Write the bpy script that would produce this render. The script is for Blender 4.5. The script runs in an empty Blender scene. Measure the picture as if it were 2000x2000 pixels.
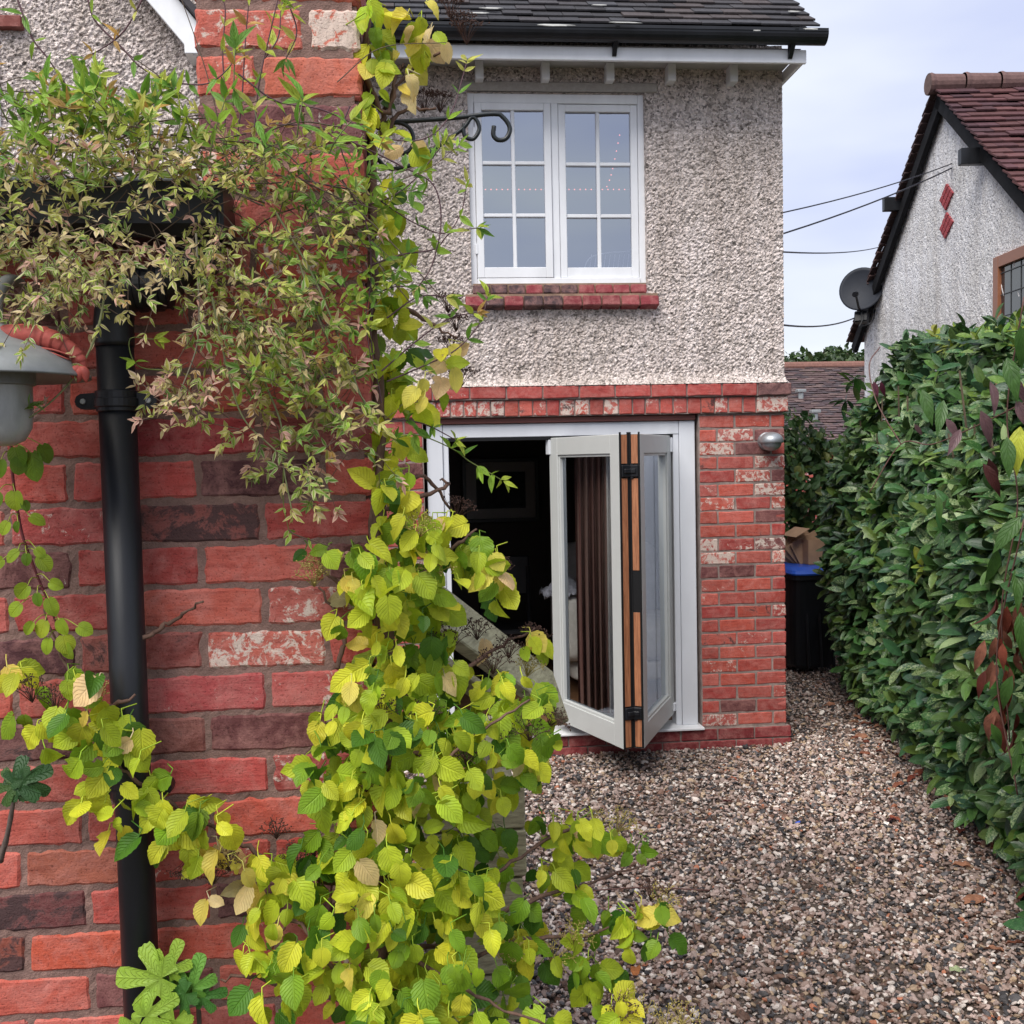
import bpy, math, random
import numpy as np
random.seed(7); rng = np.random.default_rng(11)
R_ = math.radians
# ------------------------------------------------------------------ camera, world, sun, exposure
YAW, PITCH, ROLL, CZ, FPX = R_(5.14), R_(-2.93), R_(1.21), 1.8, 2000.0
def _basis():
    f = np.array([math.sin(YAW), math.cos(YAW), 0]); r = np.array([math.cos(YAW), -math.sin(YAW), 0]); u = np.array([0, 0, 1.])
    f2 = f*math.cos(PITCH)+u*math.sin(PITCH); u2 = u*math.cos(PITCH)-f*math.sin(PITCH)
    return r*math.cos(ROLL)-u2*math.sin(ROLL), u2*math.cos(ROLL)+r*math.sin(ROLL), f2
BR, BU, BF = _basis(); CAM = np.array([0, 0, CZ])
def _ray(x, y):
    x *= 2000/1932; y *= 2000/1932
    return BR*(x-1000)/FPX + BU*(1000-y)/FPX + BF
def at(x, y, Y):            # a point of the place measured from the photograph, Y metres away
    d = _ray(x, y); return CAM + d*(Y/d[1])
def atz(x, y, Z=0.0):       # a point on a level surface
    d = _ray(x, y); return CAM + d*((Z-CZ)/d[2])
scene = bpy.context.scene
cd = bpy.data.cameras.new('camera'); cam = bpy.data.objects.new('camera', cd); scene.collection.objects.link(cam)
cd.sensor_width = 36; cd.lens = 36; cd.clip_end = 500; cd.clip_start = 0.05
from mathutils import Matrix, Vector, noise as mnoise
m = Matrix.Identity(4)
for i in range(3): m[i][0] = BR[i]; m[i][1] = BU[i]; m[i][2] = -BF[i]; m[i][3] = CAM[i]
cam.matrix_world = m; scene.camera = cam
SUN_EL, SUN_AZ = R_(52), R_(215)       # azimuth from +Y, clockwise: behind the camera, to its left
w = bpy.data.worlds.new('World'); scene.world = w; w.use_nodes = True
nt = w.node_tree; N = nt.nodes; L = nt.links; bg = N['Background']
sky = N.new('ShaderNodeTexSky'); sky.sky_type = 'NISHITA'; sky.sun_disc = False
sky.sun_elevation = SUN_EL; sky.sun_rotation = SUN_AZ
tc = N.new('ShaderNodeTexCoord'); mp = N.new('ShaderNodeMapping'); mp.inputs['Scale'].default_value = (1.6, 1.6, 5)
nz = N.new('ShaderNodeTexNoise'); nz.inputs['Scale'].default_value = 1.3; nz.inputs['Detail'].default_value = 4; nz.inputs['Roughness'].default_value = .5
cr = N.new('ShaderNodeValToRGB'); cr.color_ramp.elements[0].position = .35; cr.color_ramp.elements[1].position = .68
cr.color_ramp.elements[0].color = (.60, .66, .92, 1); cr.color_ramp.elements[1].color = (.94, .98, 1.0, 1)
vm = N.new('ShaderNodeVectorMath'); vm.operation = 'SCALE'; vm.inputs['Scale'].default_value = 6.5
mx = N.new('ShaderNodeMix'); mx.data_type = 'RGBA'; mx.inputs['Factor'].default_value = .93
L.new(tc.outputs['Generated'], mp.inputs['Vector']); L.new(mp.outputs['Vector'], nz.inputs['Vector']); L.new(nz.outputs['Fac'], cr.inputs['Fac'])
L.new(cr.outputs['Color'], vm.inputs[0]); L.new(sky.outputs['Color'], mx.inputs['A']); L.new(vm.outputs['Vector'], mx.inputs['B'])
L.new(mx.outputs['Result'], bg.inputs['Color']); bg.inputs['Strength'].default_value = .1
sl = bpy.data.lights.new('sun', 'SUN'); sl.energy = 2.6; sl.angle = R_(42); sl.color = (1, .95, .88)
so = bpy.data.objects.new('sun', sl); scene.collection.objects.link(so)
sd = Vector((math.sin(SUN_AZ)*math.cos(SUN_EL), math.cos(SUN_AZ)*math.cos(SUN_EL), math.sin(SUN_EL)))
so.rotation_euler = sd.to_track_quat('Z', 'Y').to_euler()
vs = scene.view_settings; vs.view_transform = 'Standard'; vs.look = 'None'; vs.gamma = 1; vs.exposure = 0.74
scene.cycles.max_bounces = 6

# ------------------------------------------------------------------ mesh helpers
class MB:
    def __init__(s): s.v = []; s.n = 0; s.f = []; s.c = []; s.a = []; s.uv = []
    def add(s, V, F, col=(1, 1, 1), aux=(0, 0, 0), uv=None):
        V = np.asarray(V, float).reshape(-1, 3); k = len(V)
        s.v.append(V)
        for fa in F:
            fa = np.asarray(fa, int)
            if fa.size: s.f.append(fa.reshape(-1, fa.shape[-1]) + s.n)
        col = np.asarray(col, float); aux = np.asarray(aux, float)
        s.c.append(np.broadcast_to(col, (k, 3))); s.a.append(np.broadcast_to(aux, (k, 3)))
        s.uv.append(np.zeros((k, 2)) if uv is None else np.asarray(uv, float).reshape(k, 2)); s.n += k
    def build(s, name, mat, parent=None, smooth=False):
        me = bpy.data.meshes.new(name); V = np.vstack(s.v)
        me.vertices.add(len(V)); me.vertices.foreach_set('co', V.astype(np.float32).ravel())
        idx = np.concatenate([f.ravel() for f in s.f]); cnt = np.concatenate([np.full(len(f), f.shape[1]) for f in s.f])
        st = np.concatenate([[0], np.cumsum(cnt)[:-1]])
        me.loops.add(len(idx)); me.loops.foreach_set('vertex_index', idx.astype(np.int32))
        me.polygons.add(len(cnt)); me.polygons.foreach_set('loop_start', st.astype(np.int32)); me.polygons.foreach_set('loop_total', cnt.astype(np.int32))
        me.polygons.foreach_set('use_smooth', np.full(len(cnt), bool(smooth)))
        me.update(calc_edges=True)
        for nm, dat in (('col', s.c), ('aux', s.a)):
            at_ = me.attributes.new(nm, 'FLOAT_VECTOR', 'POINT'); at_.data.foreach_set('vector', np.vstack(dat).astype(np.float32).ravel())
        at_ = me.attributes.new('luv', 'FLOAT2', 'POINT'); at_.data.foreach_set('vector', np.vstack(s.uv).astype(np.float32).ravel())
        me.materials.append(mat); me.validate()
        o = bpy.data.objects.new(name, me); scene.collection.objects.link(o)
        if parent is not None:
            o.parent = parent; o.matrix_parent_inverse = Matrix.Translation(-parent.location)
        return o
    # ---- primitives
    def box(s, x0, x1, y0, y1, z0, z1, c=0.0, **k): s.obox(((x0+x1)/2, (y0+y1)/2, (z0+z1)/2), (abs(x1-x0), abs(y1-y0), abs(z1-z0)), np.eye(3), c, **k)
    def obox(s, cen, size, M, c=0.0, **k):      # box with chamfered edges; M columns = its axes
        h = np.array(size)/2.; c = min(c, h.min()*.9); M = np.asarray(M, float)
        if c <= 0:
            V = np.array([[sx, sy, sz] for sx in (-1, 1) for sy in (-1, 1) for sz in (-1, 1)])*h
            F = [[0, 1, 3, 2], [4, 6, 7, 5], [0, 4, 5, 1], [2, 3, 7, 6], [0, 2, 6, 4], [1, 5, 7, 3]]
            s.add(V@M.T+np.array(cen), [F], **k); return
        V = []; ix = {}
        for sx in (-1, 1):
            for sy in (-1, 1):
                for sz in (-1, 1):
                    for a in range(3):
                        p = h-c; p = p.copy(); p[a] = h[a]; ix[(sx, sy, sz, a)] = len(V); V.append(p*np.array([sx, sy, sz]))
        F4 = []; F3 = []
        for a in range(3):
            b, d = (a+1) % 3, (a+2) % 3
            for sg in (-1, 1):
                q = []
                for (u, v) in ((-1, -1), (1, -1), (1, 1), (-1, 1)):
                    t = [0, 0, 0]; t[a] = sg; t[b] = u; t[d] = v; q.append(ix[(*t, a)])
                F4.append(q if sg > 0 else q[::-1])
            for u in (-1, 1):
                for v in (-1, 1):       # edge along axis a
                    t0 = [0, 0, 0]; t0[a] = -1; t0[b] = u; t0[d] = v; t1 = list(t0); t1[a] = 1
                    q = [ix[(*t0, b)], ix[(*t1, b)], ix[(*t1, d)], ix[(*t0, d)]]
                    F4.append(q if u*v < 0 else q[::-1])
        for sx in (-1, 1):
            for sy in (-1, 1):
                for sz in (-1, 1):
                    q = [ix[(sx, sy, sz, a)] for a in range(3)]
                    F3.append(q if sx*sy*sz > 0 else q[::-1])
        s.add(np.array(V)@M.T+np.array(cen), [F4, F3], **k)
    def prism(s, poly, fr, depth, **k):   # polygon (2D) in frame fr=(O,U,V), extruded along U x V by depth
        O, U, V = [np.array(a, float) for a in fr]; W = np.cross(U, V); n = len(poly)
        P = np.array([O+U*a+V*b for a, b in poly]); Q = P+W*depth
        s.add(np.vstack([P, Q]), [[list(range(n))[::-1]], [[n+i for i in range(n)]], [[i, (i+1) % n, n+(i+1) % n, n+i] for i in range(n)]], **k)
    def tube(s, pts, rad, seg=6, caps=True, col=(1, 1, 1), **k):
        P = np.array(pts, float); n = len(P); rad = np.broadcast_to(np.array(rad, float), (n,))
        T = np.gradient(P, axis=0); T /= np.linalg.norm(T, axis=1)[:, None]+1e-9
        up = np.array([0, 0, 1.]) if abs(T[0][2]) < .9 else np.array([1., 0, 0])
        A = np.cross(T[0], up); A /= np.linalg.norm(A); rings = []
        an = np.arange(seg)*2*math.pi/seg
        for i in range(n):
            A = A-T[i]*(A@T[i]); A /= np.linalg.norm(A)+1e-9; B = np.cross(T[i], A)
            rings.append(P[i]+rad[i]*(np.cos(an)[:, None]*A+np.sin(an)[:, None]*B))
        V = np.vstack(rings); F = []
        i, j = np.meshgrid(np.arange(n-1), np.arange(seg), indexing='ij'); j2 = (j+1) % seg
        F = np.stack([i*seg+j, i*seg+j2, (i+1)*seg+j2, (i+1)*seg+j], -1).reshape(-1, 4)
        if np.ndim(col) == 2: col = np.repeat(col, seg, axis=0)
        fs = [F]
        if caps: fs += [[list(range(seg))[::-1]], [list(range((n-1)*seg, n*seg))]]
        s.add(V, fs, col=col, **k)
    def lathe(s, prof, cen, axis=(0, 0, 1), seg=24, xdir=None, **k):   # prof: (r, h) pairs
        ax = np.array(axis, float); ax /= np.linalg.norm(ax)
        A = np.cross(ax, [0, 1, 0] if abs(ax[1]) < .9 else [1, 0, 0]); A /= np.linalg.norm(A); B = np.cross(ax, A)
        an = np.arange(seg)*2*math.pi/seg; V = []
        for r, h in prof: V.append(np.array(cen)+ax*h+r*(np.cos(an)[:, None]*A+np.sin(an)[:, None]*B))
        n = len(prof); i, j = np.meshgrid(np.arange(n-1), np.arange(seg), indexing='ij'); j2 = (j+1) % seg
        F = np.stack([i*seg+j, i*seg+j2, (i+1)*seg+j2, (i+1)*seg+j], -1).reshape(-1, 4)
        s.add(np.vstack(V), [F], **k)
    def blob(s, cen, rad, M=np.eye(3), sub=1, jit=0.0, **k):
        V, F = ICO[sub]; V = V*(1+rng.normal(0, jit, (len(V), 1))) if jit else V
        s.add((V*np.array(rad))@np.asarray(M).T+np.array(cen), [F], **k)
    def inst(s, protos, pick, M, T, cols, auxs=None):   # many small copies of prototype shapes inside one mesh
        for p, (V, F, UV) in enumerate(protos):
            sel = np.where(pick == p)[0]
            if not len(sel): continue
            k = len(V); P = np.einsum('nij,vj->nvi', M[sel], V)+T[sel][:, None, :]
            Fs = [(fa[None]+(np.arange(len(sel))*k)[:, None, None]).reshape(-1, fa.shape[1]) for fa in F]
            s.add(P.reshape(-1, 3), Fs, col=np.repeat(cols[sel], k, axis=0),
                  aux=np.zeros(3) if auxs is None else np.repeat(auxs[sel], k, axis=0), uv=np.tile(UV, (len(sel), 1)))
def _ico():
    t = (1+5**.5)/2
    V = np.array([(-1, t, 0), (1, t, 0), (-1, -t, 0), (1, -t, 0), (0, -1, t), (0, 1, t), (0, -1, -t), (0, 1, -t), (t, 0, -1), (t, 0, 1), (-t, 0, -1), (-t, 0, 1)], float)
    F = [(0, 11, 5), (0, 5, 1), (0, 1, 7), (0, 7, 10), (0, 10, 11), (1, 5, 9), (5, 11, 4), (11, 10, 2), (10, 7, 6), (7, 1, 8), (3, 9, 4), (3, 4, 2), (3, 2, 6), (3, 6, 8), (3, 8, 9), (4, 9, 5), (2, 4, 11), (6, 2, 10), (8, 6, 7), (9, 8, 1)]
    V /= np.linalg.norm(V, axis=1)[:, None]; out = [(V, np.array(F))]
    for _ in range(3):
        V = list(map(tuple, out[-1][0])); cache = {}; F2 = []
        def mid(a, b):
            key = (min(a, b), max(a, b))
            if key not in cache:
                p = (np.array(V[a])+np.array(V[b])); p /= np.linalg.norm(p); V.append(tuple(p)); cache[key] = len(V)-1
            return cache[key]
        for a, b, c in out[-1][1]:
            x, y, z = mid(a, b), mid(b, c), mid(c, a); F2 += [(a, x, z), (b, y, x), (c, z, y), (x, y, z)]
        out.append((np.array(V), np.array(F2)))
    return out
ICO = _ico()
def empty(name, loc=(0, 0, 0)):
    o = bpy.data.objects.new(name, None); scene.collection.objects.link(o); o.location = loc; o.empty_display_size = .2; return o
def tag(o, label=None, cat=None, group=None, kind=None):
    if label: o['label'] = label
    if cat: o['category'] = cat
    if group: o['group'] = group
    if kind: o['kind'] = kind
    return o
def thing(name, loc, label, cat, group=None): 
    o = empty(name, tuple(float(a) for a in loc)); bpy.context.view_layer.update(); return tag(o, label, cat, group)
def smoothpath(pts, n=8):
    P = np.array(pts, float); Q = np.vstack([2*P[0]-P[1], P, 2*P[-1]-P[-2]]); out = []
    for i in range(1, len(Q)-2):
        for t in np.linspace(0, 1, n, endpoint=False):
            a, b, c, d = Q[i-1:i+3]
            out.append(.5*((2*b)+(c-a)*t+(2*a-5*b+4*c-d)*t*t+(3*b-a-3*c+d)*t**3))
    out.append(P[-1]); return np.array(out)

# ------------------------------------------------------------------ materials
def new_mat(name):
    mt = bpy.data.materials.new(name); mt.use_nodes = True; t = mt.node_tree
    return mt, t, t.nodes['Principled BSDF'], t.nodes, t.links
def nd(Ns, typ, **kw):
    n_ = Ns.new(typ)
    for a, b in kw.items():
        if a in n_.inputs: n_.inputs[a].default_value = b
        else: setattr(n_, a, b)
    return n_
def ramp(Ns, els):
    r = Ns.new('ShaderNodeValToRGB'); e = r.color_ramp.elements
    e[0].position, e[0].color = els[0][0], (*els[0][1], 1); e[1].position, e[1].color = els[-1][0], (*els[-1][1], 1)
    for p, c in els[1:-1]: q = e.new(p); q.color = (*c, 1)
    return r
def mixc(Ns, Ls, fac, a, b, mode='MIX'):
    mm = Ns.new('ShaderNodeMix'); mm.data_type = 'RGBA'; mm.blend_type = mode
    for sock, val in (('Factor', fac), ('A', a), ('B', b)):
        if hasattr(val, 'is_output'): Ls.new(val, mm.inputs[sock])
        else: mm.inputs[sock].default_value = val if sock == 'Factor' else (*val, 1)
    return mm.outputs['Result']
def coords(Ns, Ls, scale=(1, 1, 1)):
    t = Ns.new('ShaderNodeTexCoord'); q = Ns.new('ShaderNodeMapping'); q.inputs['Scale'].default_value = scale
    Ls.new(t.outputs['Object'], q.inputs['Vector']); return q.outputs['Vector']
def noise_(Ns, Ls, vec, scale, detail=4, rough=.55, dist=0):
    n_ = Ns.new('ShaderNodeTexNoise'); n_.inputs['Scale'].default_value = scale; n_.inputs['Detail'].default_value = detail
    n_.inputs['Roughness'].default_value = rough; n_.inputs['Distortion'].default_value = dist
    if vec is not None: Ls.new(vec, n_.inputs['Vector'])
    return n_.outputs['Fac']
def bump(Ns, Ls, h, bsdf, strength=.5, dist=.01):
    b = Ns.new('ShaderNodeBump'); b.inputs['Strength'].default_value = strength; b.inputs['Distance'].default_value = dist
    Ls.new(h, b.inputs['Height']); Ls.new(b.outputs['Normal'], bsdf.inputs['Normal']); return b
def mathn(Ns, Ls, op, a, b=None, c=None):
    q = Ns.new('ShaderNodeMath'); q.operation = op
    for i, val in enumerate((a, b, c)):
        if val is None: continue
        if hasattr(val, 'is_output'): Ls.new(val, q.inputs[i])
        else: q.inputs[i].default_value = val
    return q.outputs[0]
def attr(Ns, name):
    a = Ns.new('ShaderNodeAttribute'); a.attribute_name = name; return a
def simple(name, col, rough=.5, spec=.5, var=.0, vscale=8, bmp=0, bscale=60, metal=0, bdist=.002, stretch=(1, 1, 1)):
    mt, t, B, Ns, Ls = new_mat(name); B.inputs['Roughness'].default_value = rough; B.inputs['Metallic'].default_value = metal
    B.inputs['Specular IOR Level'].default_value = spec; v = coords(Ns, Ls, stretch)
    if var > 0:
        f = noise_(Ns, Ls, v, vscale, 6, .65)
        r = ramp(Ns, [(.3, tuple(c*(1-var) for c in col)), (.7, tuple(min(1, c*(1+var)) for c in col))]); Ls.new(f, r.inputs['Fac']); Ls.new(r.outputs['Color'], B.inputs['Base Color'])
    else: B.inputs['Base Color'].default_value = (*col, 1)
    if bmp > 0: bump(Ns, Ls, noise_(Ns, Ls, v, bscale, 4), B, bmp, bdist)
    return mt
def brick_mat(name, fine=1.0, lime=.30):
    mt, t, B, Ns, Ls = new_mat(name); v = coords(Ns, Ls); c = attr(Ns, 'col'); a = attr(Ns, 'aux')
    sp = Ns.new('ShaderNodeSeparateXYZ'); Ls.new(a.outputs['Vector'], sp.inputs[0])
    off = Ns.new('ShaderNodeVectorMath'); off.operation = 'SCALE'; Ls.new(a.outputs['Vector'], off.inputs[0]); off.inputs['Scale'].default_value = 7.0
    ad = Ns.new('ShaderNodeVectorMath'); ad.operation = 'ADD'; Ls.new(v, ad.inputs[0]); Ls.new(off.outputs[0], ad.inputs[1]); vo = ad.outputs[0]
    st = Ns.new('ShaderNodeMapping'); st.inputs['Scale'].default_value = (1, 1, 6); Ls.new(vo, st.inputs['Vector'])
    n1 = noise_(Ns, Ls, st.outputs[0], 15*fine, 9, .72, .3)
    n2 = noise_(Ns, Ls, vo, 16*fine, 10, .72, .5); n3 = noise_(Ns, Ls, vo, 30*fine, 10, .75, .6); n4 = noise_(Ns, Ls, v, 220*fine, 3, .6)
    tint = ramp(Ns, [(.3, (.62, .5, .5)), (.5, (1, 1, 1)), (.72, (1.12, 1.15, 1.12))]); Ls.new(n1, tint.inputs['Fac'])
    base = mixc(Ns, Ls, 1.0, c.outputs['Color'], tint.outputs['Color'], 'MULTIPLY')
    # pinkish bloom, white lime patches, soot: each brick carries its own amounts in 'aux'
    bl = mathn(Ns, Ls, 'MULTIPLY', mathn(Ns, Ls, 'SUBTRACT', n2, .43), 2.0); blc = Ns.new('ShaderNodeClamp'); Ls.new(bl, blc.inputs[0])
    base = mixc(Ns, Ls, mathn(Ns, Ls, 'MULTIPLY', blc.outputs[0], .75), base, (.62, .31, .27))
    thr = mathn(Ns, Ls, 'SUBTRACT', .80, mathn(Ns, Ls, 'MULTIPLY', sp.outputs['X'], lime))
    wm = Ns.new('ShaderNodeMapRange'); wm.inputs['From Min'].default_value = 0; wm.inputs['From Max'].default_value = .05
    Ls.new(mathn(Ns, Ls, 'SUBTRACT', n3, thr), wm.inputs['Value'])
    base = mixc(Ns, Ls, mathn(Ns, Ls, 'MULTIPLY', wm.outputs[0], .85), base, (.62, .54, .47))
    thr2 = mathn(Ns, Ls, 'SUBTRACT', .80, mathn(Ns, Ls, 'MULTIPLY', sp.outputs['Y'], .34))
    dm = Ns.new('ShaderNodeMapRange'); dm.inputs['From Min'].default_value = 0; dm.inputs['From Max'].default_value = .07
    Ls.new(mathn(Ns, Ls, 'SUBTRACT', n2, thr2), dm.inputs['Value'])
    base = mixc(Ns, Ls, mathn(Ns, Ls, 'MULTIPLY', dm.outputs[0], .85), base, (.035, .024, .026))
    spk = ramp(Ns, [(.33, (.4, .33, .33)), (.42, (1, 1, 1))]); Ls.new(n4, spk.inputs['Fac'])
    base = mixc(Ns, Ls, .85, base, spk.outputs['Color'], 'MULTIPLY')
    Ls.new(base, B.inputs['Base Color']); B.inputs['Roughness'].default_value = .8; B.inputs['Specular IOR Level'].default_value = .3
    h = mathn(Ns, Ls, 'ADD', mathn(Ns, Ls, 'MULTIPLY', n1, .8), mathn(Ns, Ls, 'ADD', mathn(Ns, Ls, 'MULTIPLY', n3, .8), mathn(Ns, Ls, 'MULTIPLY', n4, .7)))
    bump(Ns, Ls, h, B, .7, .0035); return mt
def mortar_mat(name, col=(.2, .15, .13), sc=1.):
    mt, t, B, Ns, Ls = new_mat(name); v = coords(Ns, Ls)
    n1 = noise_(Ns, Ls, v, 14*sc, 6, .7); n2 = noise_(Ns, Ls, v, 260*sc, 3, .7)
    r = ramp(Ns, [(.3, tuple(c*.6 for c in col)), (.55, col), (.75, tuple(min(1, c*1.7) for c in col))]); Ls.new(n1, r.inputs['Fac'])
    Ls.new(mixc(Ns, Ls, .5, r.outputs['Color'], mixc(Ns, Ls, n2, (.4, .35, .3), (1, 1, 1)), 'MULTIPLY'), B.inputs['Base Color'])
    B.inputs['Roughness'].default_value = .95; bump(Ns, Ls, mathn(Ns, Ls, 'ADD', n1, n2), B, .9, .004); return mt
def dash_mat(name, c0, c1, scale=60, dist=.02):
    mt, t, B, Ns, Ls = new_mat(name); v = coords(Ns, Ls)
    dsp = Ns.new('ShaderNodeTexNoise'); dsp.inputs['Scale'].default_value = scale*.5; Ls.new(v, dsp.inputs['Vector'])
    vv = mixc(Ns, Ls, .03, v, dsp.outputs['Color'], 'ADD')
    vo = Ns.new('ShaderNodeTexVoronoi'); vo.inputs['Scale'].default_value = scale; vo.inputs['Randomness'].default_value = 1; Ls.new(vv, vo.inputs['Vector'])
    n1 = noise_(Ns, Ls, v, scale*.62, 3, .7, .4); n2 = noise_(Ns, Ls, v, 1.6, 6, .6)
    sc_ = Ns.new('ShaderNodeSeparateColor'); Ls.new(vo.outputs['Color'], sc_.inputs[0])
    r = ramp(Ns, [(0, tuple(c*.5 for c in c0)), (.12, c0), (.6, c1), (1, tuple(min(1, c*1.25) for c in c1))]); Ls.new(sc_.outputs[0], r.inputs['Fac'])
    big = ramp(Ns, [(.3, (.84, .82, .8)), (.7, (1.05, 1.04, 1.06))]); Ls.new(n2, big.inputs['Fac'])
    stk = Ns.new('ShaderNodeMapping'); stk.inputs['Scale'].default_value = (5, 5, .5); Ls.new(v, stk.inputs['Vector']); ns = noise_(Ns, Ls, stk.outputs[0], 1.6, 6, .65)
    sr_ = ramp(Ns, [(.36, (.80, .78, .76)), (.6, (1, 1, 1))]); Ls.new(ns, sr_.inputs['Fac'])
    Ls.new(mixc(Ns, Ls, 1, mixc(Ns, Ls, 1, r.outputs['Color'], big.outputs['Color'], 'MULTIPLY'), sr_.outputs['Color'], 'MULTIPLY'), B.inputs['Base Color']); B.inputs['Roughness'].default_value = .9
    h = mathn(Ns, Ls, 'ADD', mathn(Ns, Ls, 'MULTIPLY', vo.outputs['Distance'], -.9), mathn(Ns, Ls, 'MULTIPLY', n1, 2.2))
    bump(Ns, Ls, h, B, 1, dist); return mt
def leaf_mat(name, vein=9, rough=.45, trans=.38, dark=.75, spots=0, spotcol=(.5, .55, .3), edge=None, shine=.4):
    mt, t, B, Ns, Ls = new_mat(name); c = attr(Ns, 'col'); u = attr(Ns, 'luv'); sp = Ns.new('ShaderNodeSeparateXYZ'); Ls.new(u.outputs['Vector'], sp.inputs[0])
    ux = mathn(Ns, Ls, 'ABSOLUTE', sp.outputs['X']); vy = sp.outputs['Y']
    ph = mathn(Ns, Ls, 'SUBTRACT', vy, mathn(Ns, Ls, 'MULTIPLY', ux, .38))
    fr = mathn(Ns, Ls, 'FRACT', mathn(Ns, Ls, 'MULTIPLY', ph, vein)); dd = mathn(Ns, Ls, 'ABSOLUTE', mathn(Ns, Ls, 'SUBTRACT', fr, .5))
    line = Ns.new('ShaderNodeMapRange'); line.inputs['From Min'].default_value = .0; line.inputs['From Max'].default_value = .16; Ls.new(dd, line.inputs['Value'])
    mid = Ns.new('ShaderNodeMapRange'); mid.inputs['From Min'].default_value = .02; mid.inputs['From Max'].default_value = .1; Ls.new(ux, mid.inputs['Value'])
    vf = mathn(Ns, Ls, 'MINIMUM', line.outputs[0], mid.outputs[0])
    v = coords(Ns, Ls); n1 = noise_(Ns, Ls, v, 45, 4, .6)
    tone = ramp(Ns, [(.3, (dark, dark, dark)), (.7, (1.12, 1.1, 1.05))]); Ls.new(n1, tone.inputs['Fac'])
    col = mixc(Ns, Ls, 1, c.outputs['Color'], tone.outputs['Color'], 'MULTIPLY')
    if spots:
        a = attr(Ns, 'aux'); sa = Ns.new('ShaderNodeSeparateXYZ'); Ls.new(a.outputs['Vector'], sa.inputs[0])
        n5 = noise_(Ns, Ls, v, spots, 5, .7, .6); g = Ns.new('ShaderNodeMapRange'); g.inputs['From Min'].default_value = 0; g.inputs['From Max'].default_value = .08
        Ls.new(mathn(Ns, Ls, 'SUBTRACT', n5, mathn(Ns, Ls, 'SUBTRACT', .74, mathn(Ns, Ls, 'MULTIPLY', sa.outputs['X'], .3))), g.inputs['Value'])
        col = mixc(Ns, Ls, mathn(Ns, Ls, 'MULTIPLY', g.outputs[0], .75), col, spotcol)
    if edge is not None:
        a = attr(Ns, 'aux'); sa = Ns.new('ShaderNodeSeparateXYZ'); Ls.new(a.outputs['Vector'], sa.inputs[0])
        g = Ns.new('ShaderNodeMapRange'); g.inputs['From Min'].default_value = .25; g.inputs['From Max'].default_value = .75; Ls.new(mathn(Ns, Ls, 'ADD', ux, mathn(Ns, Ls, 'MULTIPLY', mathn(Ns, Ls, 'SUBTRACT', n1, .5), .6)), g.inputs['Value'])
        col = mixc(Ns, Ls, mathn(Ns, Ls, 'MULTIPLY', g.outputs[0], sa.outputs['X']), col, edge)
    col = mixc(Ns, Ls, mathn(Ns, Ls, 'MULTIPLY', mathn(Ns, Ls, 'SUBTRACT', 1, vf), .28), col, mixc(Ns, Ls, 1, col, (1.35, 1.25, 1.5), 'MULTIPLY'))
    Ls.new(col, B.inputs['Base Color']); B.inputs['Roughness'].default_value = rough; B.inputs['Specular IOR Level'].default_value = shine
    bump(Ns, Ls, mathn(Ns, Ls, 'ADD', vf, mathn(Ns, Ls, 'MULTIPLY', n1, 1.5)), B, .8, .0016)
    tr = Ns.new('ShaderNodeBsdfTranslucent'); Ls.new(col, tr.inputs['Color']); ms = Ns.new('ShaderNodeMixShader'); ms.inputs[0].default_value = trans
    out = [n for n in Ns if n.type == 'OUTPUT_MATERIAL'][0]; Ls.new(B.outputs[0], ms.inputs[1]); Ls.new(tr.outputs[0], ms.inputs[2]); Ls.new(ms.outputs[0], out.inputs['Surface'])
    return mt
def vcol_mat(name, rough=.8, var=.25, vscale=80, bmp=.5, bscale=150, bdist=.002, spec=.3, stretch=(1, 1, 1)):
    mt, t, B, Ns, Ls = new_mat(name); c = attr(Ns, 'col'); v = coords(Ns, Ls, stretch)
    r = ramp(Ns, [(.3, (1-var,)*3), (.7, (1+var,)*3)]); Ls.new(noise_(Ns, Ls, v, vscale, 6, .65), r.inputs['Fac'])
    Ls.new(mixc(Ns, Ls, 1, c.outputs['Color'], r.outputs['Color'], 'MULTIPLY'), B.inputs['Base Color']); B.inputs['Roughness'].default_value = rough
    B.inputs['Specular IOR Level'].default_value = spec
    if bmp: bump(Ns, Ls, noise_(Ns, Ls, v, bscale, 4), B, bmp, bdist)
    return mt
def wood_mat(name, c0, c1, axis_stretch, scale=12, rough=.7, bm=.5):
    mt, t, B, Ns, Ls = new_mat(name); v = coords(Ns, Ls, axis_stretch)
    n1 = noise_(Ns, Ls, v, scale, 8, .7, .4); n2 = noise_(Ns, Ls, coords(Ns, Ls), 7, 5, .6)
    r = ramp(Ns, [(.32, c0), (.62, c1)]); Ls.new(n1, r.inputs['Fac'])
    Ls.new(mixc(Ns, Ls, .5, r.outputs['Color'], mixc(Ns, Ls, n2, (.5, .5, .5), (1.3, 1.3, 1.25)), 'MULTIPLY'), B.inputs['Base Color']); B.inputs['Roughness'].default_value = rough
    bump(Ns, Ls, n1, B, bm, .004); return mt
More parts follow.
